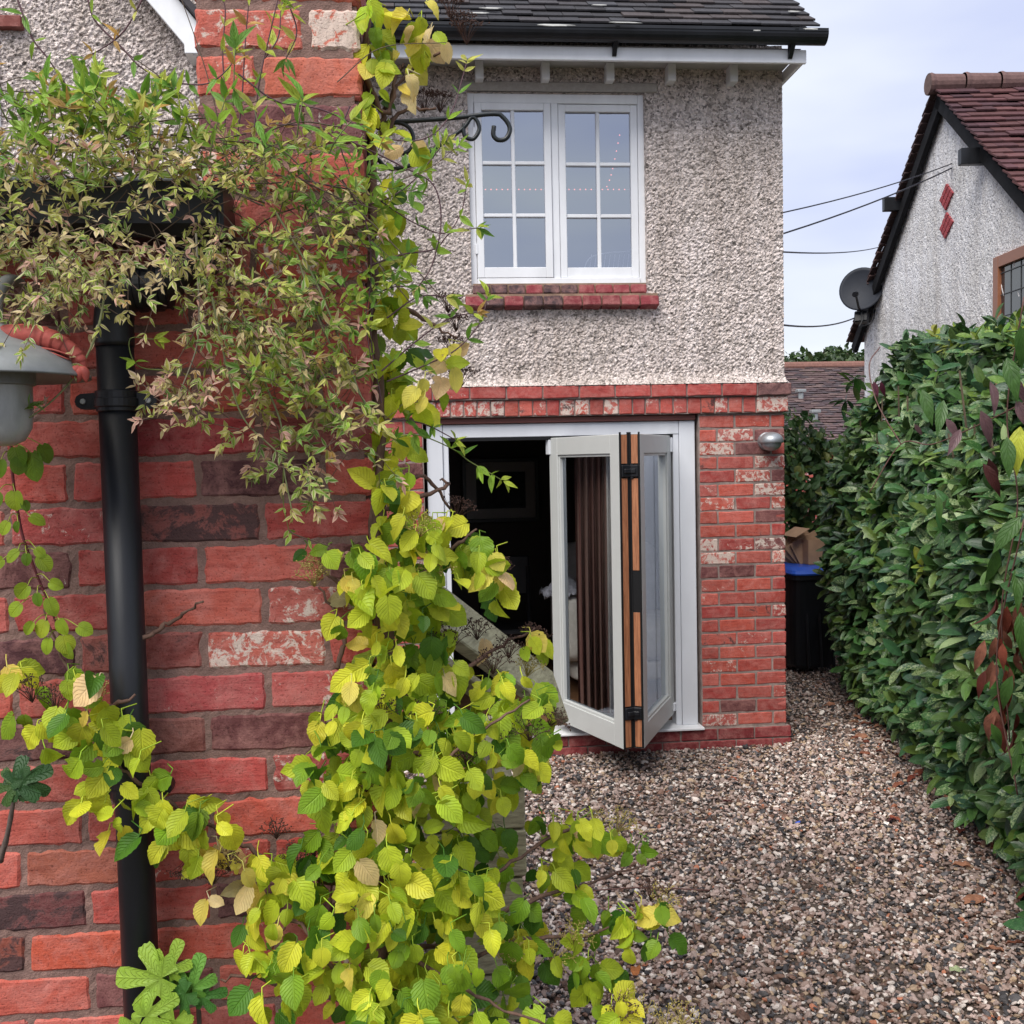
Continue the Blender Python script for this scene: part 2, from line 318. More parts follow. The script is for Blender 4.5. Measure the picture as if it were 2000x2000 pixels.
def glass_mat(name, f0=.12, tint=(1, 1, 1)):
    mt, t, B, Ns, Ls = new_mat(name); Ns.remove(B)
    tr = Ns.new('ShaderNodeBsdfTransparent'); tr.inputs[0].default_value = (*tint, 1); gl = Ns.new('ShaderNodeBsdfGlossy'); gl.inputs['Roughness'].default_value = .01; gl.inputs[0].default_value = (.82, .88, 1, 1)
    fr = Ns.new('ShaderNodeFresnel'); fr.inputs[0].default_value = 1.5
    f = mathn(Ns, Ls, 'MULTIPLY_ADD', fr.outputs[0], 1.0, f0); cl = Ns.new('ShaderNodeClamp'); Ls.new(f, cl.inputs[0])
    ms = Ns.new('ShaderNodeMixShader'); Ls.new(cl.outputs[0], ms.inputs[0]); Ls.new(tr.outputs[0], ms.inputs[1]); Ls.new(gl.outputs[0], ms.inputs[2])
    out = [n for n in Ns if n.type == 'OUTPUT_MATERIAL'][0]; Ls.new(ms.outputs[0], out.inputs['Surface']); return mt
M = {}
M['brick'] = brick_mat('old_brick'); M['brickfar'] = brick_mat('house_brick', 1.0, .34); M['mortar'] = mortar_mat('mortar', (.27, .165, .14)); M['mortarfar'] = mortar_mat('mortar_house', (.33, .26, .235))
M['dash'] = dash_mat('pebbledash', (.42, .37, .335), (.80, .715, .67), 78, .010)
M['dashwhite'] = dash_mat('white_roughcast', (.80, .81, .84), (.92, .93, .94), 60, .007)
M['white'] = simple('white_paint', (.78, .79, .81), .4, .5, .09, 5, .2, 40, stretch=(1, 1, .4))
M['greyframe'] = simple('pale_grey_powder_coat', (.50, .515, .50), .4, .5, .03, 9)
M['whiteframe'] = simple('white_powder_coat', (.68, .70, .74), .4, .5, .07, 4, stretch=(1, 1, .3))
M['black'] = simple('black_plastic', (.009, .010, .013), .42, .4, .55, 7, .12, 60, stretch=(1, 1, .3))
M['blackrub'] = simple('black_rubber', (.006, .006, .007), .6, .3)
M['iron'] = simple('black_painted_iron', (.010, .014, .016), .35, .5, .2, 30, .2, 90)
M['roof'] = vcol_mat('roof_tile', .75, .25, 30, .5, 90)
M['roofred'] = vcol_mat('red_clay_tile', .8, .25, 25, .5, 60, .004)
M['oak'] = wood_mat('bare_hardwood', (.20, .07, .03), (.44, .18, .085), (5, 5, .35), 22, .6, .3)
M['weather'] = wood_mat('weathered_timber', (.19, .17, .10), (.45, .42, .27), (1.2, 1.2, 7), 14, .85, .8)
M['glass'] = glass_mat('window_glass', .36); M['doorglass'] = glass_mat('door_glass', .11, (.93, .95, .94))
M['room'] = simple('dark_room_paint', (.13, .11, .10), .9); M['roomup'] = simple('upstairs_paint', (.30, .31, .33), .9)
M['floorwood'] = wood_mat('floorboards', (.12, .06, .03), (.25, .13, .07), (1, 6, 1), 6, .4, .1)
M['galv'] = simple('galvanised_steel', (.36, .38, .38), .45, .5, .12, 14, .1, 40, .55)
M['lampmetal'] = simple('cast_aluminium', (.33, .35, .37), .4, .5, .15, 30, .1, 60, .6)
M['frost'] = simple('frosted_glass', (.30, .31, .30), .25, .5, .4, 9, stretch=(1, 1, .3)); M['lampgrey'] = simple('dull_grey_lamp_metal', (.20, .21, .21), .5, .4, .25, 9, .1, 40, .2)
M['hydleaf'] = leaf_mat('hydrangea_leaf', 8, .5, .38, .78)
M['jasleaf'] = leaf_mat('jasmine_leaf', 5, .5, .35, .8, edge=(.82, .66, .48))
M['laurel'] = leaf_mat('laurel_leaf', 9, .32, .15, .65, spots=110, spotcol=(.34, .44, .20), shine=.5)
M['figleaf'] = leaf_mat('fig_leaf', 7, .5, .35, .8)
M['dryleaf'] = leaf_mat('dry_leaf', 7, .7, .2, .6)
M['farleaf'] = leaf_mat('bush_leaf', 6, .4, .25, .75)
M['bark'] = vcol_mat('bark', .85, .4, 60, .9, 120, .003, stretch=(1, 1, .3))
M['stem'] = vcol_mat('stem', .6, .2, 60, .2)
M['seed'] = simple('dry_flower_head', (.06, .03, .022), .8, .3, .5, 80)
M['stone'] = vcol_mat('pebble', .65, .28, 110, .35, 300, .001, .35)
M['soil'] = simple('gravel_bed', (.11, .085, .07), .95, .2, .5, 40, 1, 90, 0, .02)
M['card'] = simple('cardboard', (.42, .27, .17), .85, .2, .12, 12)
M['blueplastic'] = simple('blue_plastic', (.02, .1, .55), .35)
M['fabricw'] = simple('white_fabric', (.6, .58, .55), .9, .2, .15, 12, .4, 20, 0, .01)
M['curtain'] = wood_mat('striped_curtain', (.14, .025, .022), (.30, .20, .17), (9, 1, .05), 9, .9, .2)
M['terracotta'] = simple('terracotta_red_paint', (.33, .065, .05), .65, .35, .3, 40, .4, 60)
M['cable'] = simple('black_cable', (.02, .02, .03), .6)
M['dish'] = simple('dark_grey_mesh', (.016, .02, .03), .6, .3, .1, 20)
M['brownframe'] = simple('brown_window_frame', (.30, .12, .06), .4)
M['lead'] = simple('lead', (.08, .085, .09), .6)
M['tar'] = simple('black_weathered_paint', (.012, .012, .014), .8, .2, .5, 9, .3, 40)

# ------------------------------------------------------------------ brickwork: every brick is its own worn block
PAL = [(.38, .065, .05), (.42, .08, .055), (.32, .052, .045), (.45, .10, .075), (.40, .085, .07), (.34, .07, .055)]
def brick_look(dark=.13, lime=.3):
    q = random.random(); c = np.array(random.choice(PAL))*random.uniform(.85, 1.15); soot = 0; wh = 0
    if q < dark: c = np.array((.10, .035, .035))*random.uniform(.8, 1.6); soot = random.uniform(0, .7)
    elif q < dark+.12: soot = random.uniform(.5, .9)
    if random.random() < lime: wh = random.uniform(.5, 1.05)
    return c, np.array((wh, soot, random.random()))
def brick(mb, fr, u0, u1, v0, v1, depth=.05, nx=8, nz=4, jit=.002, c=None, a=None, rnd=.007, proud=0):
    O, U, V, W = fr                     # W points outwards
    e0, e1 = min(.2, rnd/(u1-u0)), min(.3, rnd/(v1-v0)); gx = np.concatenate([[0], np.linspace(e0, 1-e0, nx-1), [1]]) if nx > 2 else np.linspace(0, 1, nx+1); gz = np.concatenate([[0], np.linspace(e1, 1-e1, nz-1), [1]]) if nz > 2 else np.linspace(0, 1, nz+1); X, Z = np.meshgrid(gx, gz, indexing='ij')
    ex = np.minimum(X, 1-X)*(u1-u0); ez = np.minimum(Z, 1-Z)*(v1-v0)
    ju = np.repeat(rng.normal(0, jit, (1, nz+1)), nx+1, 0); jv = np.repeat(rng.normal(0, jit*.8, (nx+1, 1)), nz+1, 1)
    u = u0+X*(u1-u0)+ju*(1-2*X); v = v0+Z*(v1-v0)+jv*(1-2*Z)+rng.normal(0, jit*.6)+np.sin(X*3+rng.random()*6)*jit*.5
    rim = (X == 0) | (X == 1) | (Z == 0) | (Z == 1); cor = ((X == 0) | (X == 1)) & ((Z == 0) | (Z == 1))
    o = np.where(rim, -rnd*.8, 0)+rng.normal(0, jit*.35, u.shape)+proud
    u = np.where(cor, u+np.where(X == 0, 1, -1)*rnd*.5, u); v = np.where(cor, v+np.where(Z == 0, 1, -1)*rnd*.5, v)
    P = O+u[..., None]*U+v[..., None]*V+o[..., None]*W
    n = (nx+1)*(nz+1); i, j = np.meshgrid(np.arange(nx), np.arange(nz), indexing='ij'); k = nz+1
    F = np.stack([i*k+j, (i+1)*k+j, (i+1)*k+j+1, i*k+j+1], -1).reshape(-1, 4)
    if np.dot(np.cross(U, V), W) < 0: F = F[:, ::-1]
    ring = [a_*k for a_ in range(nx+1)]+[nx*k+b for b in range(1, nz+1)]+[a_*k+nz for a_ in range(nx-1, -1, -1)]+[b for b in range(nz-1, 0, -1)]
    back = P.reshape(-1, 3)[ring]-W*depth; m_ = len(ring)
    S_ = np.array([[ring[q], n+q, n+(q+1) % m_, ring[(q+1) % m_]] for q in range(m_)])
    if np.dot(np.cross(U, V), W) < 0: S_ = S_[:, ::-1]
    mb.add(np.vstack([P.reshape(-1, 3), back]), [F, S_], col=c, aux=a)
def bond(mb, fr, u0, u1, z0, rows, course, pitch, joint, phase, dark=.13, lime=.3, override=None, slope=None, excl=None, endjit=0, **k):
    for r in range(rows):
        zb = z0+r*course; ph = phase+(pitch/2 if r % 2 else 0); x = ph-math.ceil((ph-u0)/pitch+1)*pitch
        while x < u1:
            a_, b_ = max(x+joint/2, u0), min(x+pitch-joint/2, u1)
            if b_-a_ > .025 and not (excl and excl(a_, b_, zb, zb+course)):
                c, ax = brick_look(dark, lime)
                if override:
                    q = override((a_+b_)/2, zb+course/2)
                    if q: c, ax = np.array(q[0]), np.array((q[1], q[2], random.random()))
                brick(mb, fr, a_, b_, zb+joint/2, zb+course-joint/2, c=c, a=ax, **k)
            x += pitch
FRONT = lambda Y: (np.array([0, Y, 0.]), np.array([1., 0, 0]), np.array([0, 0, 1.]), np.array([0, -1., 0]))
SIDE = lambda X: (np.array([X, 0., 0.]), np.array([0, 1., 0]), np.array([0, 0, 1.]), np.array([1., 0, 0]))

# ------------------------------------------------------------------ ground
mb = MB(); mb.add([(-60, -20, -.015), (80, -20, -.015), (80, 160, -.015), (-60, 160, -.015)], [[[0, 1, 2, 3]]])
tag(mb.build('ground', simple('earth', (.09, .075, .05), .95, .2, .4, 3)), kind='structure')
mb = MB(); mb.add([(-4, 1, -.006), (5.6, 1, -.006), (5.6, 14, -.006), (-4, 14, -.006)], [[[0, 1, 2, 3]]])
tag(mb.build('path', M['soil']), kind='structure')
def stones():
    protos = []
    for i in range(14):
        sub = 1; V, F = ICO[sub]; V = V.copy()
        V += rng.normal(0, .13, V.shape)
        nrm = np.linalg.norm(V, axis=1)[:, None]; V = V/nrm*np.clip(nrm, .72, 1.15)
        if i % 2: V = np.sign(V)*np.abs(V)**.8
        V *= np.array([1, random.uniform(.6, .85), random.uniform(.35, .6)]); protos.append((V, [F], np.zeros((len(V), 2))))
    pts = []
    def area(x0, x1, y0, y1, dens, left=None, right=None):
        n = int((x1-x0)*(y1-y0)*dens); X = rng.uniform(x0, x1, n); Y = rng.uniform(y0, y1, n); ok = np.ones(n, bool)
        ok &= X < 2.02+(Y-3.0)*.262+.35           # up to the hedge foot
        ok &= ~((Y > 6.08) & (X < 2.26))
        ok &= X > -.25+(Y-2.4)*.0
        return np.stack([X[ok], Y[ok]], 1)
    pts = np.vstack([area(-.2, 2.6, 2.3, 4.2, 6000), area(-.2, 3.2, 4.2, 6.1, 5000), area(2.2, 3.9, 6.0, 10, 3300)])
    n = len(pts); s = rng.lognormal(math.log(.0089), .36, n); s = np.clip(s, .005, .021)
    z = rng.uniform(-.008, .012, n)
    q = rng.normal(0, 1, (n, 3)); yaw = rng.uniform(0, 6.28, n); tx = rng.normal(0, .45, n); ty = rng.normal(0, .45, n)
    c, sn = np.cos(yaw), np.sin(yaw); Rz = np.zeros((n, 3, 3)); Rz[:, 0, 0] = c; Rz[:, 0, 1] = -sn; Rz[:, 1, 0] = sn; Rz[:, 1, 1] = c; Rz[:, 2, 2] = 1
    c, sn = np.cos(tx), np.sin(tx); Rx = np.zeros((n, 3, 3)); Rx[:, 0, 0] = 1; Rx[:, 1, 1] = c; Rx[:, 1, 2] = -sn; Rx[:, 2, 1] = sn; Rx[:, 2, 2] = c
    c, sn = np.cos(ty), np.sin(ty); Ry = np.zeros((n, 3, 3)); Ry[:, 1, 1] = 1; Ry[:, 0, 0] = c; Ry[:, 0, 2] = sn; Ry[:, 2, 0] = -sn; Ry[:, 2, 2] = c
    Mx = (Rx@Ry@Rz)*s[:, None, None]
    pal = np.array([(.36, .28, .25), (.30, .22, .19), (.62, .56, .52), (.05, .048, .052), (.17, .10, .075), (.40, .30, .21), (.12, .115, .12), (.46, .36, .33), (.10, .065, .05), (.42, .17, .10), (.74, .70, .66)])
    pr = np.array([.16, .14, .13, .13, .10, .08, .09, .09, .05, .01, .02]); pk = rng.choice(len(pal), n, p=pr/pr.sum())
    col = pal[pk]*rng.uniform(.8, 1.25, (n, 1))*np.array([.88, .855, .83])
    pf = np.array([mnoise.noise(Vector((a_*1.1, b_*1.1, 5)))+.5*mnoise.noise(Vector((a_*3.5, b_*3.5, 9))) for a_, b_ in pts]); col *= (1+.28*pf)[:, None]; z += .008*pf
    mb = MB(); mb.inst(protos, rng.integers(0, 14, n), Mx, np.column_stack([pts, z]), col)
    tag(mb.build('gravel', M['stone'], smooth=False), 'loose mixed pink, grey and white gravel over the yard', 'gravel', kind='stuff')
stones()

# ------------------------------------------------------------------ the rendered house with the folding doors
D = 6.115; XR = 2.237; XL = -.75
house = thing('house', (XL, D, 0), 'two storey house wing with grey pebbledash over red brick and open folding doors', 'house')
# brick ground floor
mb = MB()
def dover(x, z):
    return None
OPEN = (.03, 1.70, .118, 2.052)
def dex(a, b, z0, z1): return a > OPEN[0]-.02 and b < OPEN[1]+.02
fr = FRONT(D); c_, pitch_ = .0826, .228
mbP_, mbW = MB(), MB()
for r in range(23):
    zb = .125+r*.0835; mb = mbP_
    ph = OPEN[1]+(.0 if r % 2 else .115)
    # right pier, courses alternate
    xs = ([OPEN[1], OPEN[1]+.115, OPEN[1]+.345, XR] if r % 2 else [OPEN[1], OPEN[1]+.225, OPEN[1]+.45, XR])
    for a_, b_ in zip(xs[:-1], xs[1:]):
        c, ax = brick_look(.08, .42); brick(mb, fr, a_+.005, b_-(.005 if b_ < XR else 0), zb+.005, zb+.0775, c=c, a=ax, jit=.0016, nx=6, nz=3, rnd=.005)
    mb = mbW; x = OPEN[0]-(.0 if r % 2 else .115)
    c, ax = brick_look(.08, .4)
    if not r % 2: brick(mb, fr, x+.005, OPEN[0]-.004, zb+.005, zb+.0775, c=c, a=ax, jit=.0016, nx=6, nz=3, rnd=.005)
    while x > XL:
        a_ = max(x-.23, XL); c, ax = brick_look(.08, .4); brick(mb, fr, a_+.005, x-.004, zb+.005, zb+.0775, c=c, a=ax, jit=.0016, nx=6, nz=3, rnd=.005); x -= .23
mb = mbP_; bond(mb, SIDE(XR), D+.0, D+4, .125, 23, .0835, .228, .01, D, .15, .35, nx=4, nz=2, jit=.0015)
mb.build('brick_pier', M['brickfar'], house); mbW.build('brick_wall', M['brickfar'], house)
mb = MB(); T = .0035
mb.box(OPEN[1], XR-.008, D+T, D+.30, .05, 2.06); mb.box(XL, OPEN[0], D+T, D+.30, .05, 2.06); mb.box(XR-.30, XR-.008, D+.302, D+4, .05, 2.06)
mb.box(XL, XR-.01, D+.012, D+.30, 2.06, 2.236); mb.build('mortar', M['mortarfar'], house)
# plinth of dark red bricks
mb = MB(); fp = FRONT(D-.022)
for r, z0 in enumerate((-.03, .045)):
    x = XR+.02
    while x > XL:
        w_ = .232; a_ = max(x-w_+(.116 if (r == 0 and x > XR) else 0), XL)
        c = np.array((.21, .032, .035))*random.uniform(.8, 1.2); brick(mb, fp, a_+.005, x-(.004 if x < XR else 0), z0+.005, z0+.071, c=c, a=(random.choice((0, 0, .5)), .1, random.random()), jit=.001, nx=6, nz=3, rnd=.004); x = a_
mb.build('plinth', M['brickfar'], house)
mb = MB(); mb.box(XL, XR+.012, D-.014, D+.3, -.04, .118); mb.box(XR-.3, XR+.012, D+.302, D+4, -.04, .118); mb.build('plinth_bed', M['mortarfar'], house)
# string course: stretchers over headers
mb = MB(); f1 = FRONT(D-.048); f2 = FRONT(D-.024); x = XR+.035
while x > XL:
    a_ = max(x-.218, XL); c, ax = brick_look(.06, .25); c = np.array((.40, .07, .06))*random.uniform(.8, 1.15) if x < XR else np.array((.12, .06, .06))
    brick(mb, f1, a_+.004, x-.004, 2.16, 2.232, c=c, a=ax*np.array([.7, .5, 1]), depth=.08, jit=.0016, nx=6, nz=3, rnd=.005); x = a_
x = XR+.018; first = True
while x > XL:
    w_ = .20 if first else random.uniform(.078, .092); first = False; a_ = max(x-w_, XL); c, ax = brick_look(.02, .7)
    brick(mb, f2, a_+.004, x-.004, 2.058, 2.150, c=c*1.05, a=ax, depth=.06, jit=.0016, nx=4, nz=3, rnd=.005, proud=random.uniform(0, .004)); x = a_
mb.build('string_course', M['brickfar'], house)
mb = MB(); mb.box(XL, XR+.005, D-.018, D+.012, 2.054, 2.156); mb.box(XL, XR+.024, D-.040, D+.012, 2.156, 2.232); mb.build('string_course_bed', M['mortarfar'], house)
# rendered upper wall: one displaced sheet with the window opening left out, splayed foot
WX0, WX1, WZ0, WZ1 = .338, 1.395, 2.838, 3.962
def dashwall(name, x0, x1, z0, z1, Y, hole, step, mat, parent, side=True, amp=.007, bell=True, seed=0):
    mb = MB(); r = np.random.default_rng(seed)
    xs = np.arange(x0, x1+step*.5, step); zs = np.arange(z0, z1+step*.5, step)
    if hole:
        for a in (hole[0], hole[1]): xs[np.argmin(abs(xs-a))] = a
        for a in (hole[2], hole[3]): zs[np.argmin(abs(zs-a))] = a
    X, Z = np.meshgrid(xs, zs, indexing='ij'); h = r.normal(0, 1, X.shape)
    g = (h+np.roll(h, 1, 0)+np.roll(h, 1, 1)+np.roll(np.roll(h, 1, 0), 1, 1))/2
    bellz = np.clip(1-(Z-z0)/.075, 0, 1)**2*.05 if bell else 0
    Yv = Y-amp*np.clip(g, -1.2, 1.8)-bellz
    k = len(zs); i, j = np.meshgrid(np.arange(len(xs)-1), np.arange(k-1), indexing='ij')
    if hole:
        cx = (X[:-1, :-1]+X[1:, 1:])/2; cz = (Z[:-1, :-1]+Z[1:, 1:])/2; keep = ~((cx > hole[0]) & (cx < hole[1]) & (cz > hole[2]) & (cz < hole[3])); i, j = i[keep], j[keep]
    F = np.stack([i*k+j, (i+1)*k+j, (i+1)*k+j+1, i*k+j+1], -1).reshape(-1, 4)
    mb.add(np.stack([X, Yv, Z], -1), [F]); e = Yv[-1]
    if side:   # return face at the right-hand end
        ys = np.arange(0, 4.0, .03); A, B_ = np.meshgrid(ys, np.arange(k), indexing='ij'); hh = r.normal(0, .3, A.shape)*amp
        hh[0] = 0; bz = (np.clip(1-(zs-z0)/.075, 0, 1)**2*.05)[None, :]
        Xs = xs[-1]+hh+bz*(1 if bell else 0)*np.where(A == 0, 0, 1); Ys = np.where(A == 0, e[None, :], Y+A); k2 = k
        V = np.stack([Xs, Ys, np.broadcast_to(zs, A.shape)], -1); i, j = np.meshgrid(np.arange(len(ys)-1), np.arange(k-1), indexing='ij')
        mb.add(V, [np.stack([i*k+j, (i+1)*k+j, (i+1)*k+j+1, i*k+j+1], -1).reshape(-1, 4)])
    if hole:   # reveals
        a, b, c, d = hole; q = .075
        for P in ([(a, Y-.004, c), (a, Y-.004, d), (a, Y+q, d), (a, Y+q, c)], [(b, Y-.004, d), (b, Y-.004, c), (b, Y+q, c), (b, Y+q, d)], [(a, Y-.004, d), (b, Y-.004, d), (b, Y+q, d), (a, Y+q, d)]): mb.add(P, [[[0, 1, 2, 3]]])
    return mb.build(name, mat, parent, smooth=False)
dashwall('render_wall', XL, XR, 2.234, 4.25, D, (WX0, WX1, WZ0, WZ1), .0062, M['dash'], house, amp=.0031, seed=3)
mb = MB(); mb.box(WX0-.05, WX1+.075, D-.016, D+.012, WZ1, WZ1+.055, .005); mb.build('lintel_band', simple('smooth_render', (.36, .33, .30), .9, .2, .15, 30, .8, 120, 0, .004), house)
# sill of bricks in two steps
mb = MB(); M45 = np.array([[1, 0, 0], [0, math.cos(.5), -math.sin(.5)], [0, math.sin(.5), math.cos(.5)]])
for row, (xa, xb, zc, yy, hh) in enumerate(((WX0-.045, WX1+.06, 2.735, D-.062, .062), (WX0+.005, WX1-.005, 2.808, D-.028, .056))):
    n = 10; st = (xb-xa)/n
    for i in range(n):
        dk = random.random() < .5; c = np.array((.055, .035, .04)) if dk else np.array((.24, .04, .05))*random.uniform(.7, 1.1)
        brick(mb, (np.array([0, yy, zc]), np.array([1., 0, 0]), np.array([0, .25, .97]), np.array([0, -.97, .25])), xa+i*st+.004, xa+(i+1)*st-.004, -hh/2, hh/2-.002, c=c, a=(random.choice((0, .45)), .3, random.random()), depth=.12, nx=5, nz=3, jit=.0014, rnd=.005)
sill = mb.build('window_sill', M['brickfar'], house)
mb = MB(); mb.box(WX0-.038, WX1+.052, D-.045, D+.03, 2.703, 2.775); mb.box(WX0+.01, WX1-.01, D-.012, D+.03, 2.775, 2.842); mb.build('sill_bed', mortar_mat('sill_mortar', (.36, .24, .17)), sill)
# window: frame, two casements, panes
win = MB(); yf = D+.028; a, b, c, d = WX0, WX1, WZ0, WZ1
win.box(a, a+.038, yf, yf+.07, c, d, .003); win.box(b-.038, b, yf, yf+.07, c, d, .003); win.box(a+.038, b-.038, yf+.002, yf+.07, d-.055, d, .003); win.box(a+.038, b-.038, yf-.012, yf+.07, c, c+.04, .003)
XM = a+.508; win.box(XM-.012, XM+.03, yf+.001, yf+.07, c+.04, d-.055, .003)
wf = win.build('window', M['white'], house)
for side, (x0, x1, yy) in enumerate(((a+.040, XM-.015, yf-.012), (XM+.032, b-.040, yf+.006))):
    mb = MB(); z0, z1 = c+.043, d-.058; s_ = .042
    mb.box(x0, x0+s_, yy, yy+.045, z0, z1, .003); mb.box(x1-s_, x1, yy, yy+.045, z0, z1, .003); mb.box(x0+s_, x1-s_, yy+.001, yy+.045, z1-.042, z1, .003); mb.box(x0+s_, x1-s_, yy+.001, yy+.045, z0, z0+.062, .003)
    xa, xb, za, zb = x0+s_, x1-s_, z0+.062, z1-.042; xm = (xa+xb)/2
    mb.box(xm-.011, xm+.011, yy+.006, yy+.04, za, zb, .004)
    for t in (1, 2):
        zz = za+(zb-za)*t/3
        for q0, q1 in ((xa, xm-.011), (xm+.011, xb)): mb.box(q0, q1, yy+.007, yy+.04, zz-.011, zz+.011, .004)
    cs = mb.build('casement', M['white'], wf)
    zc = [za, za+(zb-za)/3, za+(zb-za)*2/3, zb]
    pn = MB()
    for i in range(2):
        for j in range(3):
            q0, q1 = ((xa, xm-.011), (xm+.011, xb))[i]; p0 = zc[j]+(.011 if j else 0); p1 = zc[j+1]-(.011 if j < 2 else 0); tl = random.uniform(-.003, .003)
            pn.add([(q0, yy+.024, p0), (q1, yy+.024+tl, p0), (q1, yy+.024+tl, p1), (q0, yy+.024, p1)], [[[0, 1, 2, 3]]])
    pn.build('pane', M['glass'], wf)
for zh in (3.70, 3.02): mb = MB(); mb.box(a+.030, a+.044, yf-.016, yf, zh, zh+.06, .002); mb.build('hinge', M['white'], wf)
# room behind the upper window
def room(x0, x1, y0, y1, z0, z1, mat, nm):
    mb = MB(); mb.add([(x0, y1, z0), (x1, y1, z0), (x1, y1, z1), (x0, y1, z1)], [[[0, 1, 2, 3]]]); mb.add([(x0, y0, z0), (x0, y1, z0), (x0, y1, z1), (x0, y0, z1)], [[[0, 1, 2, 3]]])
    mb.add([(x1, y0, z0), (x1, y1, z0), (x1, y1, z1), (x1, y0, z1)], [[[0, 1, 2, 3]]]); mb.add([(x0, y0, z1), (x1, y0, z1), (x1, y1, z1), (x0, y1, z1)], [[[0, 1, 2, 3]]])
    return mb.build(nm, mat, house)
room(XL+.02, XR-.05, D+.115, D+3.2, 2.45, 4.4, M['roomup'], 'upstairs_wall')
mb = MB(); mb.box(XL+.02, XR-.05, D+.03, D+3.9, 2.30, 2.44); mb.build('upstairs_floor', M['room'], house)
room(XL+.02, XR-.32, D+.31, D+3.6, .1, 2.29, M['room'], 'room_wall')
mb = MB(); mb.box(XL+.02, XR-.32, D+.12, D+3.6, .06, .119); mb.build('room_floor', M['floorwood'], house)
# ---- eaves: fascia, rafter ends, gutter, tiles
YE = 5.80; FX = 2.268
mb = MB(); mb.box(XL, FX, YE, YE+.022, 4.028, 4.103, .003); mb.box(FX-.022, FX, YE+.0225, D+4, 4.04, 4.103, .002); mb.build('fascia', M['white'], house)
mb = MB(); mb.box(XL, FX-.024, YE+.024, D+.012, 4.104, 4.118); mb.build('soffit', simple('soffit_board', (.45, .44, .43), .7, .3, .1, 10), house)
for px in (905, 1030, 1152, 1268, 1385, 785, 665):
    X = at(px, 148, 6.03)[0]; mb = MB()
    F_ = [(D-.088, 4.103), (D+.012, 4.103), (D+.012, 4.006), (D-.082, 4.006), (D-.088, 4.012)]
    mb.prism([(y, z) for y, z in F_], ((X-.023, 0, 0), (0, 1, 0), (0, 0, 1)), .046); mb.build('rafter_end', M['white'], house)
mb = MB(); n = 12; prof = [(YE-.055+.055*math.cos(t), 4.168-.060*math.sin(t)) for t in np.linspace(0, math.pi, n)]
inn = [(YE-.055+.050*math.cos(t), 4.168-.055*math.sin(t)) for t in np.linspace(math.pi, 0, n)]
poly = prof+inn; mb.prism([(y, z) for y, z in poly], ((XL, 0, 0), (0, 1, 0), (0, 0, 1)), FX+.085-XL)
gut = mb.build('gutter', M['black'], house, smooth=False)
mb = MB(); mb.prism(prof, ((FX+.082, 0, 0), (0, 1, 0), (0, 0, 1)), .006); mb.prism([(YE-.115, 4.163), (YE-.108, 4.163), (YE-.108, 4.180), (YE-.115, 4.180)], ((XL, 0, 0), (0, 1, 0), (0, 0, 1)), FX+.085-XL); mb.build('gutter_end', M['black'], gut)
for px in (1165, 1502):
    X = at(px, 90, 5.7)[0]; mb = MB(); mb.prism([(YE-.118, 4.172), (YE-.06, 4.10), (YE-.01, 4.05), (YE-.002, 4.05), (YE-.002, 4.172)], ((X-.012, 0, 0), (0, 1, 0), (0, 0, 1)), .024); mb.build('gutter_bracket', M['black'], gut)
def tiles(name, O, U, S, n_rows, length, gauge, tw, palette, mat, parent, thick=.012, lift=.02, wob=.004, lime=0, trim=None):
    """plain clay tiles: O eave corner, U along the eave, S up the slope; every tile a thin tilted slab"""
    O, U, S = [np.array(v, float) for v in (O, U, S)]; U /= np.linalg.norm(U); S /= np.linalg.norm(S); W = np.cross(U, S); mb = MB()
    tilt = lift/(gauge*1.5); Sv = S*math.cos(tilt)-W*math.sin(tilt); Wv = W*math.cos(tilt)+S*math.sin(tilt)
    for r in range(n_rows):
        off = -(tw/2 if r % 2 else 0); x = off; u0, u1 = (0, length) if trim is None else trim(r*gauge)
        while x < length:
            a_, b_ = max(x, u0), min(x+tw, u1)
            if b_-a_ > .02:
                j = random.gauss(0, wob*.5); g2 = gauge*1.6; cen = O+U*(a_+b_)/2+S*(r*gauge)+Sv*(g2/2+random.gauss(0, wob))+W*(lift+thick/2+j)
                rot = random.gauss(0, .008); Ux = U*math.cos(rot)+Sv*math.sin(rot); Sx = Sv*math.cos(rot)-U*math.sin(rot)
                mb.obox(cen, (b_-a_-.003, g2, thick), np.column_stack([Ux, Sx, Wv]), .002, col=np.array(random.choice(palette))*random.uniform(.8, 1.2))
            x += tw
    return mb.build(name, mat, parent)
sl_ = R_(39)
tiles('roof', (XL, YE-.085, 4.178), (1, 0, 0), (0, math.cos(sl_), math.sin(sl_)), 24, FX+.045-XL, .10, .17, [(.038, .036, .040), (.046, .042, .046), (.030, .029, .033), (.055, .045, .045), (.042, .042, .048)], M['roof'], house)
mb = MB(); O = np.array([XL, YE-.05, 4.172]); S = np.array([0, math.cos(sl_), math.sin(sl_)])
Lr = 3.0; mb.add([O, O+(FX+.02-XL, 0, 0), O+(FX+.02-XL, 0, 0)+S*Lr, O+S*Lr], [[[0, 1, 2, 3]]]); P2 = O+S*Lr
mb.add([P2, P2+(FX+.02-XL, 0, 0), P2+(FX+.02-XL, 2.5, -2.0), P2+(0, 2.5, -2.0)], [[[0, 1, 2, 3]]]); mb.build('roof_felt', M['lead'], house)
M['lichen'] = simple('pale_lichen', (.40, .40, .38), .95, .2, .15, 60)
